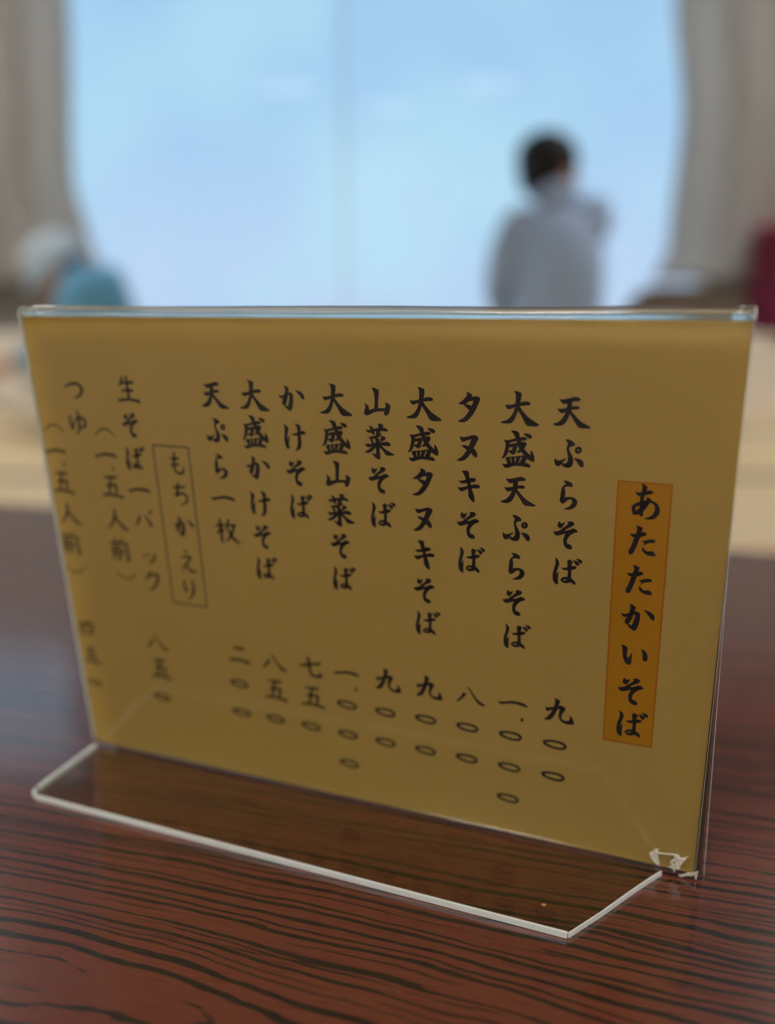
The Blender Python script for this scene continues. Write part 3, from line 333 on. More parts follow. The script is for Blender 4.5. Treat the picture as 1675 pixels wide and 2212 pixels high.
COLUMNS = [
 ('heading', [('あ',189.6,44.7,1.00),('た',189.5,55.2,1.00),('た',189.4,66.1,1.00),('か',189.5,77.0,1.00),('い',189.3,88.2,1.00),('そ',189.0,99.1,1.00),('ば',190.0,109.5,1.00)]),
 ('dish', [('天',170.5,22.8,1.00),('ぷ',170.2,33.5,1.00),('ら',170.4,44.6,1.00),('そ',169.9,55.6,0.95),('ば',170.8,66.0,0.95)]),
 ('price', [('九',170.0,109.0,1.00),('〇',169.2,120.5,1.00),('〇',169.0,131.4,1.00)]),
 ('dish', [('大',157.3,22.4,1.00),('盛',157.0,33.3,1.00),('天',157.2,44.5,1.00),('ぷ',156.9,55.0,1.00),('ら',157.1,66.1,1.00),('そ',156.5,77.0,0.95),('ば',157.6,87.4,0.95)]),
 ('price', [('一',156.7,109.2,1.00),('.',159.5,114.1,1.00),('〇',156.2,120.2,1.00),('〇',156.0,131.2,1.00),('〇',155.7,142.4,1.00)]),
 ('dish', [('タ',143.9,22.7,1.00),('ヌ',143.4,33.7,1.00),('キ',143.7,44.3,1.00),('そ',143.5,55.4,0.95),('ば',144.5,65.7,0.95)]),
 ('price', [('八',144.2,108.9,1.00),('〇',143.1,120.0,1.00),('〇',142.9,131.0,1.00)]),
 ('dish', [('大',131.4,22.3,1.00),('盛',131.0,33.3,1.00),('タ',130.7,44.1,1.00),('ヌ',130.4,55.0,1.00),('キ',130.6,65.7,1.00),('そ',130.4,76.7,0.95),('ば',131.4,87.0,0.95)]),
 ('price', [('九',131.1,108.4,1.00),('〇',130.0,119.8,1.00),('〇',129.7,131.0,1.00)]),
 ('dish', [('山',118.1,22.3,1.00),('菜',118.3,33.4,1.00),('そ',117.7,44.5,0.95),('ば',118.7,54.8,0.95)]),
 ('price', [('九',118.0,108.3,1.00),('〇',116.8,119.9,1.00),('〇',116.5,130.9,1.00)]),
 ('dish', [('大',105.7,22.2,1.00),('盛',105.3,33.1,1.00),('山',105.2,43.6,1.00),('菜',105.5,54.6,1.00),('そ',104.7,65.7,0.95),('ば',105.5,76.1,0.95)]),
 ('price', [('一',104.2,108.4,1.00),('.',107.3,113.5,1.00),('〇',103.9,119.7,1.00),('〇',103.6,130.7,1.00),('〇',103.5,141.7,1.00)]),
 ('dish', [('か',92.2,22.4,0.95),('け',92.5,33.6,1.00),('そ',91.9,44.3,0.95),('ば',92.9,54.6,0.95)]),
 ('price', [('七',91.8,108.1,1.00),('五',91.8,119.0,1.00),('〇',90.6,130.3,1.00)]),
 ('dish', [('大',80.0,22.0,1.00),('盛',79.5,32.9,1.00),('か',79.4,43.7,0.95),('け',79.3,54.8,1.00),('そ',78.8,65.5,0.95),('ば',79.5,75.9,0.95)]),
 ('price', [('八',79.0,108.6,1.00),('五',78.4,118.9,1.00),('〇',77.6,130.1,1.00)]),
 ('dish', [('天',67.0,22.4,1.00),('ぷ',66.6,32.9,1.00),('ら',66.7,44.1,1.00),('一',66.3,54.3,1.00),('枚',66.4,64.9,1.00)]),
 ('price', [('二',65.9,108.0,1.00),('〇',65.1,119.0,1.00),('〇',64.8,130.1,1.00)]),
 ('framed', [('も',50.8,44.1,0.95),('ち',50.9,54.1,0.95),('か',50.7,65.0,0.90),('え',50.3,76.8,0.95),('り',50.1,86.8,0.95)]),
 ('dish', [('生',36.4,21.8,1.00),('そ',35.6,33.0,0.95),('ば',35.9,43.7,0.95),('一',35.5,54.2,1.00),('パ',35.7,64.3,1.00),('ッ',35.7,76.5,1.00),('ク',35.9,85.7,1.00)]),
 ('note', [('（',25.4,36.0,1.00),('一',24.5,43.4,1.00),('.',26.6,47.7,1.00),('五',24.9,53.7,1.00),('人',24.9,65.0,1.00),('前',24.4,75.8,1.00),('）',25.5,84.6,1.00)]),
 ('price', [('八',34.2,108.4,1.00),('五',33.9,118.7,1.00),('〇',32.9,130.0,1.00)]),
 ('dish', [('つ',15.9,22.5,1.00),('ゆ',15.6,33.3,1.00)]),
 ('note', [('（',5.4,35.7,1.00),('一',4.4,43.3,1.00),('.',7.1,47.4,1.00),('五',5.1,53.8,1.00),('人',5.7,64.8,1.00),('前',4.2,75.5,1.00),('）',4.5,84.8,1.00)]),
 ('price', [('四',4.8,107.6,0.85),('五',4.8,118.2,0.88),('〇',4.4,129.4,0.85)]),
]

# ------------------------------------------------------------------ the room
XW, YB, YF, ZC = 2.7, -3.0, 4.2, 2.95
TRZ = (1.98, 2.80)
WIN = (-1.62, 1.56, 0.40, 2.75)
fl = struct(obj('floor', B((-XW, YB, -.12), (XW, YF, -.055)), M['darkwood']))
def mat_mesh(L):
    a = bpy.data.meshes.new('tatami_mat'); bm = B((0.001, .001, 0), (L - .001, .899, .055), .003, 1); bm.to_mesh(a); bm.free(); a.materials.append(M['straw'])
    b = bpy.data.meshes.new('mat_border'); bm = bmesh.new()
    for y0, y1 in ((.001, .03), (.87, .899)): box(bm, (0, y0, .0545), (L, y1, .0565), .0008, 1)
    bm.to_mesh(b); bm.free(); b.materials.append(M['border']); return a, b
FULL, HALF = mat_mesh(1.8), mat_mesh(.9)
for r in range(8):
    xs = [(-XW, 1.8), (-XW + 1.8, 1.8), (-XW + 3.6, 1.8)] if r % 2 == 0 else [(-XW, .9), (-XW + .9, 1.8), (-XW + 2.7, 1.8), (-XW + 4.5, .9)]
    for x0, L in xs:
        a, b = FULL if L > 1 else HALF
        o = link('tatami_mat', a, None, fl); o.location = (x0, YB + .9 * r, -.055)
        link('mat_border', b, None, o)
struct(obj('ceiling', B((-XW, YB, ZC), (XW, YF, ZC + .1)), M['ceiling']))
struct(obj('wall_left', B((-XW - .12, YB, -.12), (-XW, YF, ZC)), M['plaster']))
struct(obj('wall_right', B((XW, YB, -.12), (XW + .12, YF, ZC)), M['plaster']))
struct(obj('wall_back', B((-XW, YB - .12, -.12), (XW, YB, ZC)), M['plaster']))
bm = bmesh.new()
for lo, hi in (((-XW, YF, 0), (WIN[0], YF + .12, TRZ[0])), ((-XW, YF, TRZ[1]), (WIN[0], YF + .12, ZC)), ((-XW, YF, TRZ[0]), (-2.6, YF + .12, TRZ[1])), ((-1.72, YF, TRZ[0]), (WIN[0], YF + .12, TRZ[1])), ((WIN[1], YF, 0), (XW, YF + .12, ZC)), ((WIN[0], YF, 0), (WIN[1], YF + .12, WIN[2])), ((WIN[0], YF, WIN[3]), (WIN[1], YF + .12, ZC))): box(bm, lo, hi)
struct(obj('wall_front', bm, M['dado']))
w = struct(obj('window_1', (lambda bm: [box(bm, lo, hi, .004, 1) for lo, hi in (
    ((WIN[0], YF + .03, WIN[2]), (WIN[1], YF + .10, WIN[2] + .03)), ((WIN[0], YF + .03, WIN[3] - .03), (WIN[1], YF + .10, WIN[3])),
    ((WIN[0], YF + .03, WIN[2]), (WIN[0] + .03, YF + .10, WIN[3])), ((WIN[1] - .03, YF + .03, WIN[2]), (WIN[1], YF + .10, WIN[3])))] and bm)(bmesh.new()), M['frame']))
XS = -.205
obj('pane', B((WIN[0] + .03, YF + .075, WIN[2] + .03), (XS + .004, YF + .081, WIN[3] - .03)), M['pane'], w)
obj('pane', B((XS - .004, YF + .050, WIN[2] + .03), (WIN[1] - .03, YF + .056, WIN[3] - .03)), M['pane'], w)
obj('meeting_stile', B((XS - .005, YF + .046, WIN[2] + .03), (XS + .005, YF + .085, WIN[3] - .03), .002, 1), M['frame'], w)
w2 = struct(obj('window_2', (lambda bm: [box(bm, lo, hi, .004, 1) for lo, hi in (
    ((-2.6, YF + .03, TRZ[0]), (-1.72, YF + .10, TRZ[0] + .03)), ((-2.6, YF + .03, TRZ[1] - .03), (-1.72, YF + .10, TRZ[1])),
    ((-2.6, YF + .03, TRZ[0]), (-2.57, YF + .10, TRZ[1])), ((-1.75, YF + .03, TRZ[0]), (-1.72, YF + .10, TRZ[1])))] and bm)(bmesh.new()), M['frame']))
obj('pane', B((-2.57, YF + .06, TRZ[0] + .03), (-1.75, YF + .066, TRZ[1] - .03)), M['pane'], w2)
struct(obj('trim_1', B((-XW, 3.75, 0), (XW, YF, .36), .012, 3), M['ledge']))
for k, (lo, hi) in enumerate((((-XW, YB, 0), (-XW + .015, 3.75, .09)), ((XW - .015, YB, 0), (XW, 3.75, .09)))):
    struct(obj(('baseboard_left', 'baseboard_right')[k], B(lo, hi, .004, 1), M['darkwood']))
struct(obj('ground', B((-40, YF + .12, -.5), (40, 60, -.4)), M['terrace']))
# curtains
def curtain(x_out, edge, label, hem=.60):
    """soft pleats; edge = [(z, x)] the free inner edge"""
    bm = bmesh.new(); nz, nx = 36, 90; rows = []
    def ex(z):
        for (z0, a), (z1, b) in zip(edge, edge[1:]):
            if z0 <= z <= z1:
                t = (z - z0) / (z1 - z0); t = t * t * (3 - 2 * t); return a + (b - a) * t
        return edge[0][1] if z < edge[0][0] else edge[-1][1]
    for i in range(nz + 1):
        z = hem + (1.90 - hem) * i / nz; row = []
        for j in range(nx + 1):
            t = j / nx; x = x_out + (ex(z) - x_out) * t
            y = 4.10 + .012 * sin(t * 38 + .6 * sin(z * 1.3)) + .012 * sin(t * 13 + z)
            row.append(bm.verts.new((x, y, z)))
        rows.append(row)
    for a, b in zip(rows, rows[1:]):
        for j in range(nx): bm.faces.new((a[j], a[j + 1], b[j + 1], b[j]))
    r = bmesh.ops.solidify(bm, geom=bm.faces[:], thickness=.003)
    root = tag(empty('curtain', (0, 0, 0)), label, 'curtain')
    obj('cloth', bm, M['curtain'], root, True)
    s = 1 if x_out > 0 else -1
    xi = edge[-1][1]
    obj('rail', tube(bmesh.new(), [(x_out, 4.10, 1.92), (xi - s * .03, 4.10, 1.92)], .014), M['frame'], root, True)
    return root
curtain(-2.66, [(.60, -1.34), (.80, -1.405), (1.04, -1.455), (1.82, -1.41), (1.9, -1.405)], 'beige grey curtain on the left side of the bright window')
curtain(2.66, [(.55, 1.255), (.62, 1.27), (.745, 1.322), (1.30, 1.342), (1.82, 1.27), (1.9, 1.265)], 'beige grey curtain on the right side of the bright window')
# fill lamps added at the ceiling; deep dark shades hide them from the panes
M['lamp'] = fill_glow()
def fill_lamp(x, y, label):
    r = tag(empty('fill_lamp', (x, y, ZC)), label, 'lamp')
    bm = bmesh.new()
    for lo, hi in (((-.33, -.33, -.20), (.33, -.30, 0)), ((-.33, .30, -.20), (.33, .33, 0)), ((-.33, -.30, -.20), (-.30, .30, 0)), ((.30, -.30, -.20), (.33, .30, 0))): box(bm, lo, hi)
    obj('shade', bm, M['darkwood'], r); obj('diffuser', B((-.30, -.30, -.02), (.30, .30, -.005)), M['lamp'], r); return r
for x, y, l in FILL_LAMPS: fill_lamp(x, y, l)

# ------------------------------------------------------------------ low table
TA = radians(-13.89)
table = tag(empty('low_table', (0, 0, 0), TA), 'low dark red-brown table with black wood grain under the menu stand', 'table')
M['wood'] = table_wood()
obj('tabletop', B((-.80, -.40, TZ - .035), (.80, .5757, TZ), .004, 3), M['wood'], table)
bm = bmesh.new()
for lo, hi in (((-.70, -.32, TZ - .09), (.70, -.30, TZ - .035)), ((-.70, .475, TZ - .09), (.70, .495, TZ - .035)), ((-.70, -.30, TZ - .09), (-.68, .475, TZ - .035)), ((.68, -.30, TZ - .09), (.70, .475, TZ - .035))): box(bm, lo, hi)
obj('apron', bm, M['darkwood'], table)
for sx in (-.69, .69):
    for y in (-.31, .485): obj('leg', B((sx - .03, y - .03, 0), (sx + .03, y + .03, TZ - .035), .006), M['darkwood'], table)

# ------------------------------------------------------------------ acrylic menu stand
SA = radians(-20.84)
SO = Vector((-.10897, .27956, TZ))            # foot of the left edge of the front face
MM = .001
LEAN = radians(-5.70); HGT = 154.3
UP = Vector((0, sin(LEAN), cos(LEAN))); NR = Vector((0, -cos(LEAN), sin(LEAN)))
def fp(u, v, n=0.):
    """point on the front panel: u mm from its left edge, v mm down from its top, n mm in front of its face"""
    return Vector((u * MM, 0, .002)) + UP * ((HGT - v) * MM) + NR * (n * MM)
stand = tag(empty('menu_stand', SO, SA), 'clear acrylic menu stand with a foot, holding the yellow menu on the table', 'menu stand')
TH = 1.0
# front panel and its bottom bend into the foot
obj('front_panel', prism(bmesh.new(), [(0, 0), (210, 0), (210, 153.3), (0, 153.3)], -TH, 0, fp), M['acrylic'], stand)
FOOT = [(2.0, -2.0), (2.6, -31.2), (3.6, -33.8), (6.0, -34.9), (180.0, -35.1), (187.0, -24.1), (193.3, -13.3), (197.7, -6.1), (201.0, -1.2)]
obj('foot', prism(bmesh.new(), FOOT, .2, 1.6, lambda a, b, z: (a * MM, b * MM, z * MM)), M['acrylic_foot'], stand)
def bend_profile(k):
    """strip from the front panel (k=0) to the foot (k=1)"""
    a = fp(0, 153.3); b = fp(0, 153.9); c = Vector((0, -.0012, .0020)); d = Vector((0, -.0022, .0018))
    P = (a, b, c, d); i = min(int(k * 3), 2); t = k * 3 - i; return P[i].lerp(P[i + 1], t)
bm = bmesh.new(); prof = [bend_profile(k / 6) for k in range(7)]
inn = [p + Vector((0, .0016, -.0004 if i > 3 else 0)) for i, p in enumerate(prof)]
L0 = [bm.verts.new(p + Vector((.0, 0, 0))) for p in prof]; R0 = [bm.verts.new(p + Vector((.2010, 0, 0))) for p in prof]
for i in range(6): bm.faces.new((L0[i], L0[i + 1], R0[i + 1], R0[i]))
bmesh.ops.solidify(bm, geom=bm.faces[:], thickness=.0012)
obj('bottom_bend', bm, M['acrylic'], stand, True)
# sawn edges of the foot
def strip(poly, w, z0, z1, name, closed=False):
    bm = bmesh.new(); P = [Vector((a, b)) for a, b in poly]; n = len(P); offs = []
    for i, p in enumerate(P):
        d = (P[min(i + 1, n - 1)] - P[max(i - 1, 0)]).normalized(); nn = Vector((-d.y, d.x)); offs.append((p + nn * w[0], p + nn * w[1]))
    ring = []
    for a, b in offs: ring.append([bm.verts.new((q.x * MM, q.y * MM, z * MM)) for q, z in ((a, z0), (b, z0), (b, z1), (a, z1))])
    for r, s in zip(ring, ring[1:]):
        for k in range(4): bm.faces.new((r[k], r[(k + 1) % 4], s[(k + 1) % 4], s[k]))
    bm.faces.new(ring[0][::-1]); bm.faces.new(ring[-1]); return obj(name, bm, M['edge'], stand)
strip([(2.6, -32.0), (3.6, -34.0), (6.0, -35.0), (60, -35.05), (120, -35.1), (179.8, -35.2)], (-.60, .22), .15, 1.75, 'foot_front_edge')
edge_r = strip([(180.0, -35.2), (187.0, -24.2), (193.3, -13.4), (197.7, -6.2), (201.0, -1.2)], (-.35, .12), .12, 1.6, 'foot_right_edge')
strip([(2.0, -1.5), (2.3, -16.), (2.6, -31.0)], (-.5, .5), .15, 1.9, 'foot_left_edge')
# back leaf, hung from the fold and skewed a little to the right
BT = [fp(0, 0, -5.2), fp(210, 0, -5.2)]
bl, br = Vector((.0022, .0046, .0004)), Vector((.2126, .0030, .0004))
bm = bmesh.new(); tl, tr = fp(-1.0, 0, -4.0), fp(208.7, 0, -4.0)
vs = [bm.verts.new(p) for p in (tl, tr, br, bl)]; bm.faces.new(vs)
bk = [bm.verts.new(p + Vector((0, .0016, 0))) for p in (tl, tr, br, bl)]; bm.faces.new(bk[::-1])
for k in range(4): bm.faces.new((vs[k], vs[(k + 1) % 4], bk[(k + 1) % 4], bk[k]))
obj('back_panel', bm, M['acrylic'], stand)
def edge_bar(a, b, w, d, name):
    bm = bmesh.new(); A = []
    for p in (a, b): A.append([bm.verts.new(p + Vector((x * MM, y * MM, 0))) for x, y in ((-w, -.05), (w, -.05), (w, d), (-w, d))])
    for k in range(4): bm.faces.new((A[0][k], A[0][(k + 1) % 4], A[1][(k + 1) % 4], A[1][k]))
    bm.faces.new(A[0][::-1]); bm.faces.new(A[1]); return obj(name, bm, M['edge'], stand)
edge_bar(tr, br, .05, 1.65, 'back_edge')
edge_bar(fp(210.05, 0, 0), fp(210.05, 153.3, 0), .035, 1.65, 'front_edge')
edge_bar(fp(-.05, 0, 0), fp(-.05, 153, 0), .07, 1.65, 'front_edge')
# folded top: a bent strip of solid acrylic, front leaf to back leaf
bm = bmesh.new(); NS = 14; secs = []
for iu in range(43):
    u = iu * 5.; wav = .22 * sin(u * .11) + .12 * sin(u * .31 + 1)
    ro = 2.75 + .10 * sin(u * .07 + .4); ri = 1.0 + .18 * sin(u * .09) * sin(u * .023 + 1)
    pts = []
    for k in range(NS + 1):
        a = pi * k / NS; pts.append((-2.75 + ro * cos(a), ro * sin(a) * (1.06 + .05 * wav)))
    for k in range(NS, -1, -1):
        a = pi * k / NS; pts.append((-2.75 + (ri + .10 * wav) * cos(a), ri * sin(a)))
    secs.append([bm.verts.new(fp(u, -h, n)) for n, h in pts])
m_ = len(secs[0])
for a, b in zip(secs, secs[1:]):
    for k in range(m_): bm.faces.new((a[k], a[(k + 1) % m_], b[(k + 1) % m_], b[k]))
bm.faces.new(secs[0]); bm.faces.new(secs[-1][::-1])
obj('top_fold', bm, M['fold'], stand, True)
for u, nm in ((210.15, 'fold_end'), (-.15, 'fold_end')):
    bm = bmesh.new(); pts = [(-2.75 + 2.75 * cos(pi * k / 14), 2.9 * sin(pi * k / 14)) for k in range(15)] + [(-2.75 + 1. * cos(pi * k / 14), 1. * sin(pi * k / 14)) for k in range(14, -1, -1)]
    prism(bm, pts, u - .12, u + .12, lambda n, h, z: fp(z, -h, n)); obj(nm, bm, M['edge'], stand)
# whitened cracks by the broken lower right corner
def crack(px, n0=.02, n1=.25, name='crack'):
    return obj(name, prism(bmesh.new(), px, n0, n1, lambda a, b, z: fp(a, b, z)), M['crack'], stand)
for px in (
    [(197.35, 150.44), (198.3, 149.35), (198.87, 148.37), (199.87, 148.26), (199.8, 150.9), (200.39, 153.88), (199.48, 153.64), (198.11, 152.21)],
    [(204.09, 149.41), (204.7, 148.81), (205.26, 148.65), (205.92, 149.75), (207.17, 149.07), (207.89, 148.33), (206.94, 150.31), (206.1, 152.06), (205.89, 153.63), (205.08, 153.83)],
    [(203.07, 152.29), (203.54, 150.86), (204.42, 150.5), (205.18, 150.82), (204.47, 151.13), (203.77, 151.76)],
    [(203.37, 153.06), (203.64, 152.23), (204.8, 152.22), (205.49, 152.67), (204.52, 152.95)],
    [(202.75, 153.57), (203.39, 153.28), (204.54, 153.27), (205.88, 153.53), (204.68, 154.03), (204.74, 154.84), (204.33, 154.85), (204.28, 154.1)],
    [(199.96, 149.46), (201.93, 149.12), (203.88, 148.78), (205.26, 148.65), (205.29, 148.96), (203.75, 149.25), (199.98, 149.75)],
    [(205.72, 155.75), (206.99, 155.15), (207.91, 154.34), (209.34, 153.88), (210.91, 152.77), (210.67, 154.18), (210.56, 155.83), (210.12, 155.42), (210.09, 154.02), (209.43, 154.97), (208.31, 155.2), (206.41, 156.09)],
    ): crack(px)
# ------------------------------------------------------------------ the menu
sheet = tag(empty('menu_sheet', SO, SA), 'yellow menu card with black brush lettering inside the acrylic stand', 'menu')
PN = -1.05
obj('card', prism(bmesh.new(), [(.25, .2), (209.7, .2), (209.7, PB), (.25, PB)], PN - .22, PN, fp), M['paper'], sheet)
back = tag(empty('backing_card', SO, SA), 'dark brown card standing behind the yellow menu in the stand', 'card')
obj('card', prism(bmesh.new(), [(0, 0), (1, 0), (1, 1), (0, 1)], 0, .35, lambda a, b, z: (tl.lerp(tr, .022 + a * .974)).lerp(bl.lerp(br, .022 + a * .974), .028 + b * .967) + Vector((0, -z * MM - .0003, 0))), M['paper_back'], back)
def smooth_poly(p):
    """Catmull-Rom between soft corners; sharp brush corners stay sharp"""
    n = len(p); P = [Vector(q) for q in p]; res = []
    sharp = []
    for i in range(n):
        a = (P[i] - P[i - 1]); b = (P[(i + 1) % n] - P[i])
        sharp.append(a.length > 0 and b.length > 0 and a.angle(b) > radians(58))
    for i in range(n):
        p0, p1, p2, p3 = P[i - 1], P[i], P[(i + 1) % n], P[(i + 2) % n]
        t1 = Vector((0, 0)) if sharp[i] else (p2 - p0) * .5
        t2 = Vector((0, 0)) if sharp[(i + 1) % n] else (p3 - p1) * .5
        L = (p2 - p1).length
        if t1.length > L: t1 *= L / t1.length
        if t2.length > L: t2 *= L / t2.length
        for s in (0, .34, .67):
            h00 = 2 * s ** 3 - 3 * s * s + 1; h10 = s ** 3 - 2 * s * s + s; h01 = -2 * s ** 3 + 3 * s * s; h11 = s ** 3 - s * s
            res.append(p1 * h00 + t1 * h10 + p2 * h01 + t2 * h11)
    return res
def pairs(f): return [(f[i] / 100, f[i + 1] / 100) for i in range(0, len(f), 2)]
def cdt(p):
    r = delaunay_2d_cdt([Vector(q) for q in p], [], [list(range(len(p)))], 1, 1e-5)
    return r[0], r[2]
SMOOTH = {c: [('P', cdt(smooth_poly(pairs(s[1])))) if s[0] == 'P' else ('R', pairs(s[1]), pairs(s[2])) for s in g] for c, g in GLYPHS.items()}
def letter(bm, ch, u, v, sc, n):
    for s in SMOOTH[ch]:
        if s[0] == 'P':
            V_, T_ = s[1]
            q = [bm.verts.new(fp(u + a * sc, v + b * sc, n)) for a, b in V_]
            for t in T_: bm.faces.new([q[i] for i in t])
        else:
            A = [bm.verts.new(fp(u + a * sc, v + b * sc, n)) for a, b in s[1]]; Bq = [bm.verts.new(fp(u + a * sc, v + b * sc, n)) for a, b in s[2]]
            for k in range(len(A) - 1): bm.faces.new((A[k], A[k + 1], Bq[k + 1], Bq[k]))
hb = obj('heading_panel', prism(bmesh.new(), [(182.4, 39.6), (195.7, 39.6), (195.7, 115.9), (182.4, 115.9)], PN, PN + .03, fp), M['orange'], sheet)
def outline(u0, v0, u1, v1, t, n, m, name, parent):
    bm = bmesh.new()
    for a, b, c, d in ((u0, v0, u1, v0 + t), (u0, v1 - t, u1, v1), (u0, v0 + t, u0 + t, v1 - t), (u1 - t, v0 + t, u1, v1 - t)):
        prism(bm, [(a, b), (c, b), (c, d), (a, d)], n, n + .02, fp)
    return obj(name, bm, m, parent)
outline(182.4, 39.6, 195.7, 115.9, .38, PN + .03, M['orange_line'], 'heading_border', hb)
fr = outline(42.7, 38.6, 56.1, 92.6, .55, PN, M['rule'], 'takeaway_frame', sheet)
for name, items in COLUMNS:
    bm = bmesh.new()
    for ch, u, v, sc in items: letter(bm, ch, u, v, sc, PN + (.06 if name == 'heading' else .04))
    nm, par = {'heading': ('heading_text', hb), 'dish': ('dish_name', sheet), 'price': ('price', sheet), 'framed': ('takeaway_text', fr), 'note': ('portion_note', sheet)}[name]
    obj(nm, bm, M['ink'], par)
tag(obj('crumb', (lambda bm: ellipsoid(bm, (0, 0, .0004), (.0007, .0005, .0004), None, 8, 6) and bm)(bmesh.new()), M['crumb'], None, True),
    'tiny orange crumb on the clear foot of the menu stand', 'crumb').location = CRUMB

# ------------------------------------------------------------------ floor cushions
def cushion_mesh(w, d, h):
    bm = bmesh.new(); n = 22; top = []
    def pt(i, j, s):
        x = -1 + 2 * i / n; y = -1 + 2 * j / n
        k = max(0, (1 - abs(x) ** 3.2)) ** .5 * max(0, (1 - abs(y) ** 3.2)) ** .5
        pin = 1 - .05 * (1 - x * x) * abs(y) ** 4; pin2 = 1 - .05 * (1 - y * y) * abs(x) ** 4
        dm = -.16 * math.exp(-(x * x + y * y) * 30) if s > 0 else 0
        return (x * w / 2 * pin2, y * d / 2 * pin, h / 2 + s * h / 2 * max(.06, k + dm))
    g = {}
    for s in (1, -1):
        for i in range(n + 1):
            for j in range(n + 1): g[s, i, j] = bm.verts.new(pt(i, j, s))
        for i in range(n):
            for j in range(n):
                f = (g[s, i, j], g[s, i + 1, j], g[s, i + 1, j + 1], g[s, i, j + 1]); bm.faces.new(f if s > 0 else f[::-1])
    for i in range(n):
        for a, b in (((i, 0), (i + 1, 0)), ((i + 1, n), (i, n)), ((0, i + 1), (0, i)), ((n, i), (n, i + 1))):
            bm.faces.new((g[-1, *a], g[-1, *b], g[1, *b], g[1, *a]))
    me = bpy.data.meshes.new('cushion_cover'); bmesh.ops.recalc_face_normals(bm, faces=bm.faces); bm.to_mesh(me); bm.free()
    for p in me.polygons: p.use_smooth = True
    me.materials.append(M['wine']); return me
def tuft_mesh(h):
    bm = bmesh.new()
    for k in range(6):
        a = k * pi / 3; tube(bm, [(0, 0, h * .80), (.012 * cos(a), .012 * sin(a), h * .86), (.03 * cos(a), .03 * sin(a), h * .86)], .0018, 5)
    me = bpy.data.meshes.new('tuft'); bm.to_mesh(me); bm.free(); me.materials.append(M['border']); return me
CUS = cushion_mesh(.52, .50, .062); TUF = tuft_mesh(.062)
def cushion(loc, rz, label, group=None):
    r = tag(empty('floor_cushion', loc, rz), label, 'cushion', group)
    link('cover', CUS, None, r); link('tuft', TUF, None, r); return r
ORD = ['lowest', 'second lowest', 'third from the bottom', 'fourth from the bottom', 'fourth from the top', 'third from the top', 'second from the top', 'topmost']
random.seed(3)
for k in range(8):
    cushion((1.965 + random.uniform(-.012, .012), 3.985 - .03 + random.uniform(-.01, .01), .3605 + k * .0615), random.uniform(-.04, .04),
            'wine red floor cushion on the window ledge, %s of the stack' % ORD[k], 'wine red floor cushions stacked on the window ledge')
cushion((.80, 1.235, 0.002), radians(-8), 'wine red floor cushion lying on the tatami beyond the low table', None)

# ------------------------------------------------------------------ low stool and low chair
st = tag(empty('low_stool', (.585, 3.10, 0)), 'low pale wooden stool under the person in the grey shirt', 'stool')
obj('seat', B((-.17, -.14, .170), (.17, .14, .195), .008), M['bristle'], st)
for sx in (-1, 1):
    for sy in (-1, 1): obj('leg', tube(bmesh.new(), [(sx * .13, sy * .10, .170), (sx * .15, sy * .12, .0)], [.016, .013]), M['bristle'], st, True)
obj('stretcher', tube(bmesh.new(), [(-.14, 0, .1), (.14, 0, .1)], .009), M['bristle'], st, True)
ch = tag(empty('low_chair', (1.00, 3.12, 0)), 'low charcoal chair with a rounded back, right of the person in grey', 'chair')
obj('seat', B((-.21, -.20, .07), (.21, .25, .13), .02, 3), M['charcoal'], ch)
bm = bmesh.new(); poly = [(-.20, .10)] + [(-.20 + .09 * (1 - cos(a)), .46 + .09 * sin(a)) for a in (0, .4, .8, 1.2, 1.57)] + [(.20 - .09 * (1 - cos(a)), .46 + .09 * sin(a)) for a in (1.57, 1.2, .8, .4, 0)] + [(.20, .10)]
prism(bm, poly, -.035, 0, lambda a, b, z: (a, -.17 - (b - .1) * .18 + z + .05 * a * a, b))
obj('backrest', bm, M['charcoal'], ch)
for sx in (-1, 1):
    for sy in (-.14, .2): obj('leg', tube(bmesh.new(), [(sx * .17, sy, .08), (sx * .18, sy, 0)], .016), M['darkwood'], ch, True)

# ------------------------------------------------------------------ people
def baked(name, chains, extra, vox, m, parent, smooth=2):
    """limb chains -> skin surface, joined with extra solids, remeshed into ONE continuous surface"""
    bm = bmesh.new(); dps = bpy.context.evaluated_depsgraph_get
    tmp = []
    for ch_ in chains:
        me = bpy.data.meshes.new('t'); me.from_pydata([p[:3] for p in ch_], [(i, i + 1) for i in range(len(ch_) - 1)], [])
        o = bpy.data.objects.new('t', me); COL.objects.link(o)
        sk = o.modifiers.new('s', 'SKIN'); sk.use_smooth_shade = True
        for i, p in enumerate(ch_):
            r = p[3]; me.skin_vertices[0].data[i].radius = r if isinstance(r, tuple) else (r, r)
        me.skin_vertices[0].data[0].use_root = True
        o.modifiers.new('d', 'SUBSURF').levels = 2
        tmp.append(o)
    bpy.context.view_layer.update(); dg = dps()
    for o in tmp:
        e = o.evaluated_get(dg); bm.from_mesh(e.to_mesh()); e.to_mesh_clear()
    for o in tmp:
        me = o.data; bpy.data.objects.remove(o); bpy.data.meshes.remove(me)
    if extra: extra(bm)
    me = bpy.data.meshes.new('j'); bm.to_mesh(me); bm.free()
    o = bpy.data.objects.new('j', me); COL.objects.link(o)
    if vox:
        rm = o.modifiers.new('r', 'REMESH'); rm.mode = 'VOXEL'; rm.voxel_size = vox; rm.use_smooth_shade = True
        sm = o.modifiers.new('m', 'SMOOTH'); sm.factor = .5; sm.iterations = smooth
    bpy.context.view_layer.update(); e = o.evaluated_get(dps())
    res = bpy.data.meshes.new_from_object(e); bpy.data.objects.remove(o); bpy.data.meshes.remove(me)
    for p in res.polygons: p.use_smooth = True
    res.name = name; res.materials.clear(); return link(name, res, m, parent)
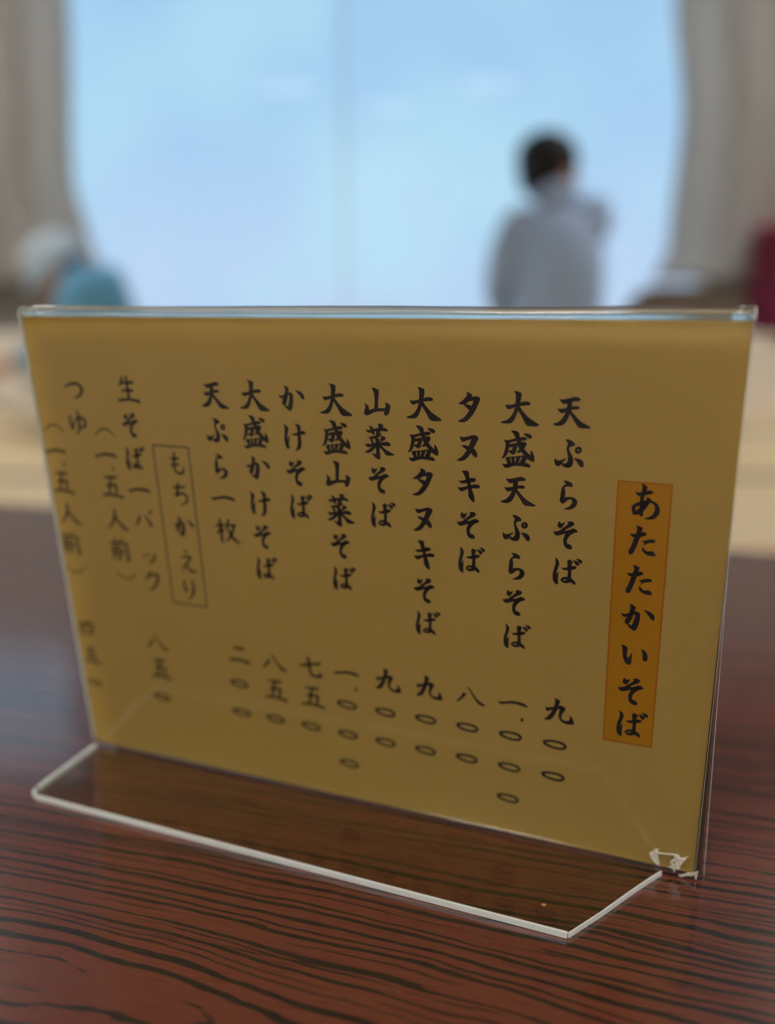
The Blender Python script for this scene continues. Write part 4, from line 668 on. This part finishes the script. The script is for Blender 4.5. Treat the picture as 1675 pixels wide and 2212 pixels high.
def hand(wrist, palm_dir, across, size=1.0, curl=.5):
    """palm plus four fingers and a thumb as separate chains; across points to the thumb side"""
    w = Vector(wrist); d = Vector(palm_dir).normalized(); a = (Vector(across) - d * Vector(across).dot(d)).normalized(); n = d.cross(a)
    s = size; k = w + d * .085 * s
    ch_ = [[(*w, .024 * s), (*(w + d * .03 * s), (.030 * s)), (*(w + d * .06 * s), .034 * s), (*k, .030 * s)]]
    for off, ln in ((.030, .070), (.010, .080), (-.011, .074), (-.030, .058)):
        p = w + d * .07 * s + a * off * s; q = w + d * .095 * s + a * off * 1.1 * s; c = [(*p, .010 * s), (*q, .0095 * s)]; dirv = d
        for j, f in enumerate((.45, .32, .23)):
            ang = curl * (.5 + .5 * j); dirv = (d * cos(ang) + n * sin(ang)).normalized(); q = q + dirv * ln * f * s; c.append((*q, (.0088 - .0007 * j) * s))
        ch_.append(c)
    t0 = w + d * .025 * s + a * .022 * s; t1 = t0 + (d * .5 + a * .8).normalized() * .035 * s; t2 = t1 + (d * .85 + a * .35 + n * .3).normalized() * .03 * s; t3 = t2 + (d + n * .4).normalized() * .022 * s
    ch_.append([(*t0, .013 * s), (*t1, .0115 * s), (*t2, .010 * s), (*t3, .009 * s)])
    return ch_
def head_solid(c, f, up, s=1.0):
    """skull, jaw, nose, lips, brow, ears; f = facing direction"""
    f = Vector(f).normalized(); up = (Vector(up) - f * Vector(up).dot(f)).normalized(); r = f.cross(up)
    R = Matrix((r, f, up)).transposed(); c = Vector(c)
    def add(bm):
        L = lambda x, y, z: c + R @ Vector((x * s, y * s, z * s))
        E = lambda p, q: ellipsoid(bm, L(*p), tuple(k * s for k in q), R, 24, 16)
        E((0, -.012, .025), (.076, .095, .088)); E((0, .022, -.045), (.058, .068, .068)); E((0, .055, -.085), (.030, .030, .026))
        E((0, .070, .020), (.050, .022, .014)); E((0, .098, -.022), (.013, .020, .014)); E((0, .088, -.002), (.008, .014, .026))
        E((0, .082, -.055), (.024, .012, .006)); E((0, .080, -.066), (.021, .012, .007))
        for k in (-1, 1): E((k * .079, -.008, -.012), (.010, .020, .032)); E((k * .040, .058, -.022), (.022, .020, .018))
    return add, (lambda x, y, z: c + R @ Vector((x * s, y * s, z * s))), R
def person(name, J, label, shirt, trous, sleeves=True, bulk=0.):
    root = tag(empty(name, (J['pelvis'][0], J['pelvis'][1], 0)), label, 'person')
    off = Vector((J['pelvis'][0], J['pelvis'][1], 0))
    J = {k: tuple(Vector(v) - off) if not isinstance(v, (int, float)) else v for k, v in J.items()}
    V = lambda k: Vector(J[k]); mid = lambda a, b, t=.5: tuple(V(a).lerp(V(b), t))
    s = J.get('hs', 1.0)
    ch_ = [[(*J['pelvis'], .125), (*J['spine'], .115), (*J['chest'], .125), (*J['neck'], .060), (*mid('neck', 'head', .7), .052)]]
    for k in 'LR':
        ch_.append([(*mid('chest', 'sh' + k, .4), .07), (*J['sh' + k], .056), (*mid('sh' + k, 'el' + k), .047), (*J['el' + k], .038), (*mid('el' + k, 'wr' + k, .4), .037), (*J['wr' + k], .025)])
        ch_.append([(*mid('pelvis', 'hip' + k, .5), .10), (*J['hip' + k], .088), (*mid('hip' + k, 'kn' + k), .076), (*J['kn' + k], .055), (*mid('kn' + k, 'an' + k, .4), .050), (*J['an' + k], .034)])
        ch_.append([(*J['an' + k], .034), (*mid('an' + k, 'to' + k, .5), .036), (*J['to' + k], .026)])
        d = V('ha' + k); ch_ += hand(J['wr' + k], d, J['th' + k], .95, .55)
    add, L, R = head_solid(J['head'], J['face'], J['crown'], s)
    baked('body', ch_, add, .0055, M['skin'], root)
    sc = [[(*J['pelvis'], .140 + bulk), (*J['spine'], .132 + bulk), (*J['chest'], .142 + bulk), (*J['neck'], .075 + bulk * .6)]]
    for k in 'LR':
        c = [(*mid('chest', 'sh' + k, .4), .085), (*J['sh' + k], .082), (*mid('sh' + k, 'el' + k), .066), (*J['el' + k], .053)]
        if sleeves: c += [(*mid('el' + k, 'wr' + k, .4), .050), (*mid('el' + k, 'wr' + k, .9), .040)]
        sc.append(c)
    def collar(bm): ellipsoid(bm, V('neck') + Vector((0, -.02, .004 + bulk * .6)), (.086, .074, .048))
    baked('shirt', sc, collar, .009, shirt, root)
    tr = []
    for k in 'LR':
        tr.append([(*J['pelvis'], .128), (*J['hip' + k], .102), (*mid('hip' + k, 'kn' + k), .088), (*J['kn' + k], .068), (*mid('kn' + k, 'an' + k, .4), .063), (*mid('kn' + k, 'an' + k, .93), .052)])
    baked('trousers', tr, None, .010, trous, root)
    for k in (-1, 1):
        e = obj('eye', (lambda bm: ellipsoid(bm, L(k * .032, .076, -.004), (.012 * s, .012 * s, .010 * s), None, 10, 8) and bm)(bmesh.new()), M['eye'], root, True)
    return root, L, R, s
# 1: seen from behind at the window
p1 = dict(pelvis=(.60, 3.10, .345), spine=(.618, 3.09, .50), chest=(.612, 3.08, .69), neck=(.580, 3.10, .838), head=(.574, 3.125, .938), hs=1.10,
          shL=(.448, 3.08, .790), elL=(.392, 3.10, .545), wrL=(.455, 3.31, .435), shR=(.732, 3.09, .815), elR=(.775, 3.27, .73), wrR=(.660, 3.42, .90),
          hipL=(.50, 3.13, .325), knL=(.475, 3.50, .335), anL=(.475, 3.49, .06), toL=(.465, 3.62, .032), hipR=(.67, 3.13, .325), knR=(.70, 3.50, .335), anR=(.70, 3.49, .06), toR=(.71, 3.62, .032))
def P(d, **kw):
    d = dict(d); d.update(kw); return d
DIRS = dict(haL=(.2, .9, -.25), thL=(1, -.2, 0), haR=(-.6, -.35, .55), thR=(0, -.8, -.5), face=(.80, .58, -.12), crown=(0, 0, 1))
def split(J, D, root_args):
    return {**J, **D}
_p = empty  # keep directions apart from positions when the figure is moved to its own origin
def make(J, D, *a):
    off = Vector((J['pelvis'][0], J['pelvis'][1], 0)); return person(a[0], {**J, **{k: tuple(Vector(v) + off) for k, v in D.items()}}, *a[1:])
r1, L1, R1, s1 = make(p1, DIRS, 'person', 'person seated with back turned, dark hair and pale grey shirt, before the window', M['shirt_white'], M['trousers'], True, .034)
def hairadd(L, R, s):
    def f(bm):
        E = lambda p, q: ellipsoid(bm, L(*p), tuple(k * s for k in q), R, 24, 16)
        E((0, -.024, .036), (.096, .104, .086)); E((0, -.060, -.010), (.072, .056, .062)); E((0, -.066, -.048), (.054, .040, .036)); E((-.05, -.005, .03), (.036, .05, .05))
    return f
baked('hair', [], hairadd(L1, R1, s1), .006, M['hair'], r1)
# 2: bent over on the left, white hat, teal shirt
p2 = dict(pelvis=(-1.010, 3.22, .20), spine=(-1.045, 3.21, .35), chest=(-1.082, 3.20, .550), neck=(-1.140, 3.19, .590), head=(-1.202, 3.17, .600), hs=.95,
          shL=(-1.090, 3.05, .545), elL=(-1.160, 3.00, .35), wrL=(-1.360, 3.06, .275), shR=(-1.075, 3.35, .585), elR=(-1.180, 3.40, .35), wrR=(-1.370, 3.34, .275),
          hipL=(-1.060, 3.13, .20), knL=(-1.440, 3.06, .145), anL=(-1.040, 3.05, .055), toL=(-0.920, 3.07, .032), hipR=(-1.060, 3.31, .20), knR=(-1.440, 3.36, .145), anR=(-1.040, 3.37, .055), toR=(-0.920, 3.35, .032))
D2 = dict(haL=(-.9, .25, -.25), thL=(.1, 1, .2), haR=(-.9, -.25, -.25), thR=(.1, -1, .2), face=(-.75, -.25, -.62), crown=(-.45, 0, .9))
r2, L2, R2, s2 = make(p2, D2, 'person', 'person bent forward on the floor at left, white hat and teal shirt', M['shirt_teal'], M['cream'])
def hatadd(bm):
    ellipsoid(bm, L2(0, -.012, .062), (.100, .112, .088), R2, 28, 18)
    ellipsoid(bm, L2(0, -.002, .030), (.125, .138, .016), R2, 28, 10)
baked('hat', [], hatadd, .006, M['hat'], r2)
baked('hair', [], lambda bm: [ellipsoid(bm, L2(0, -.020, .012), (.080, .086, .050), R2)], .006, M['hair'], r2)
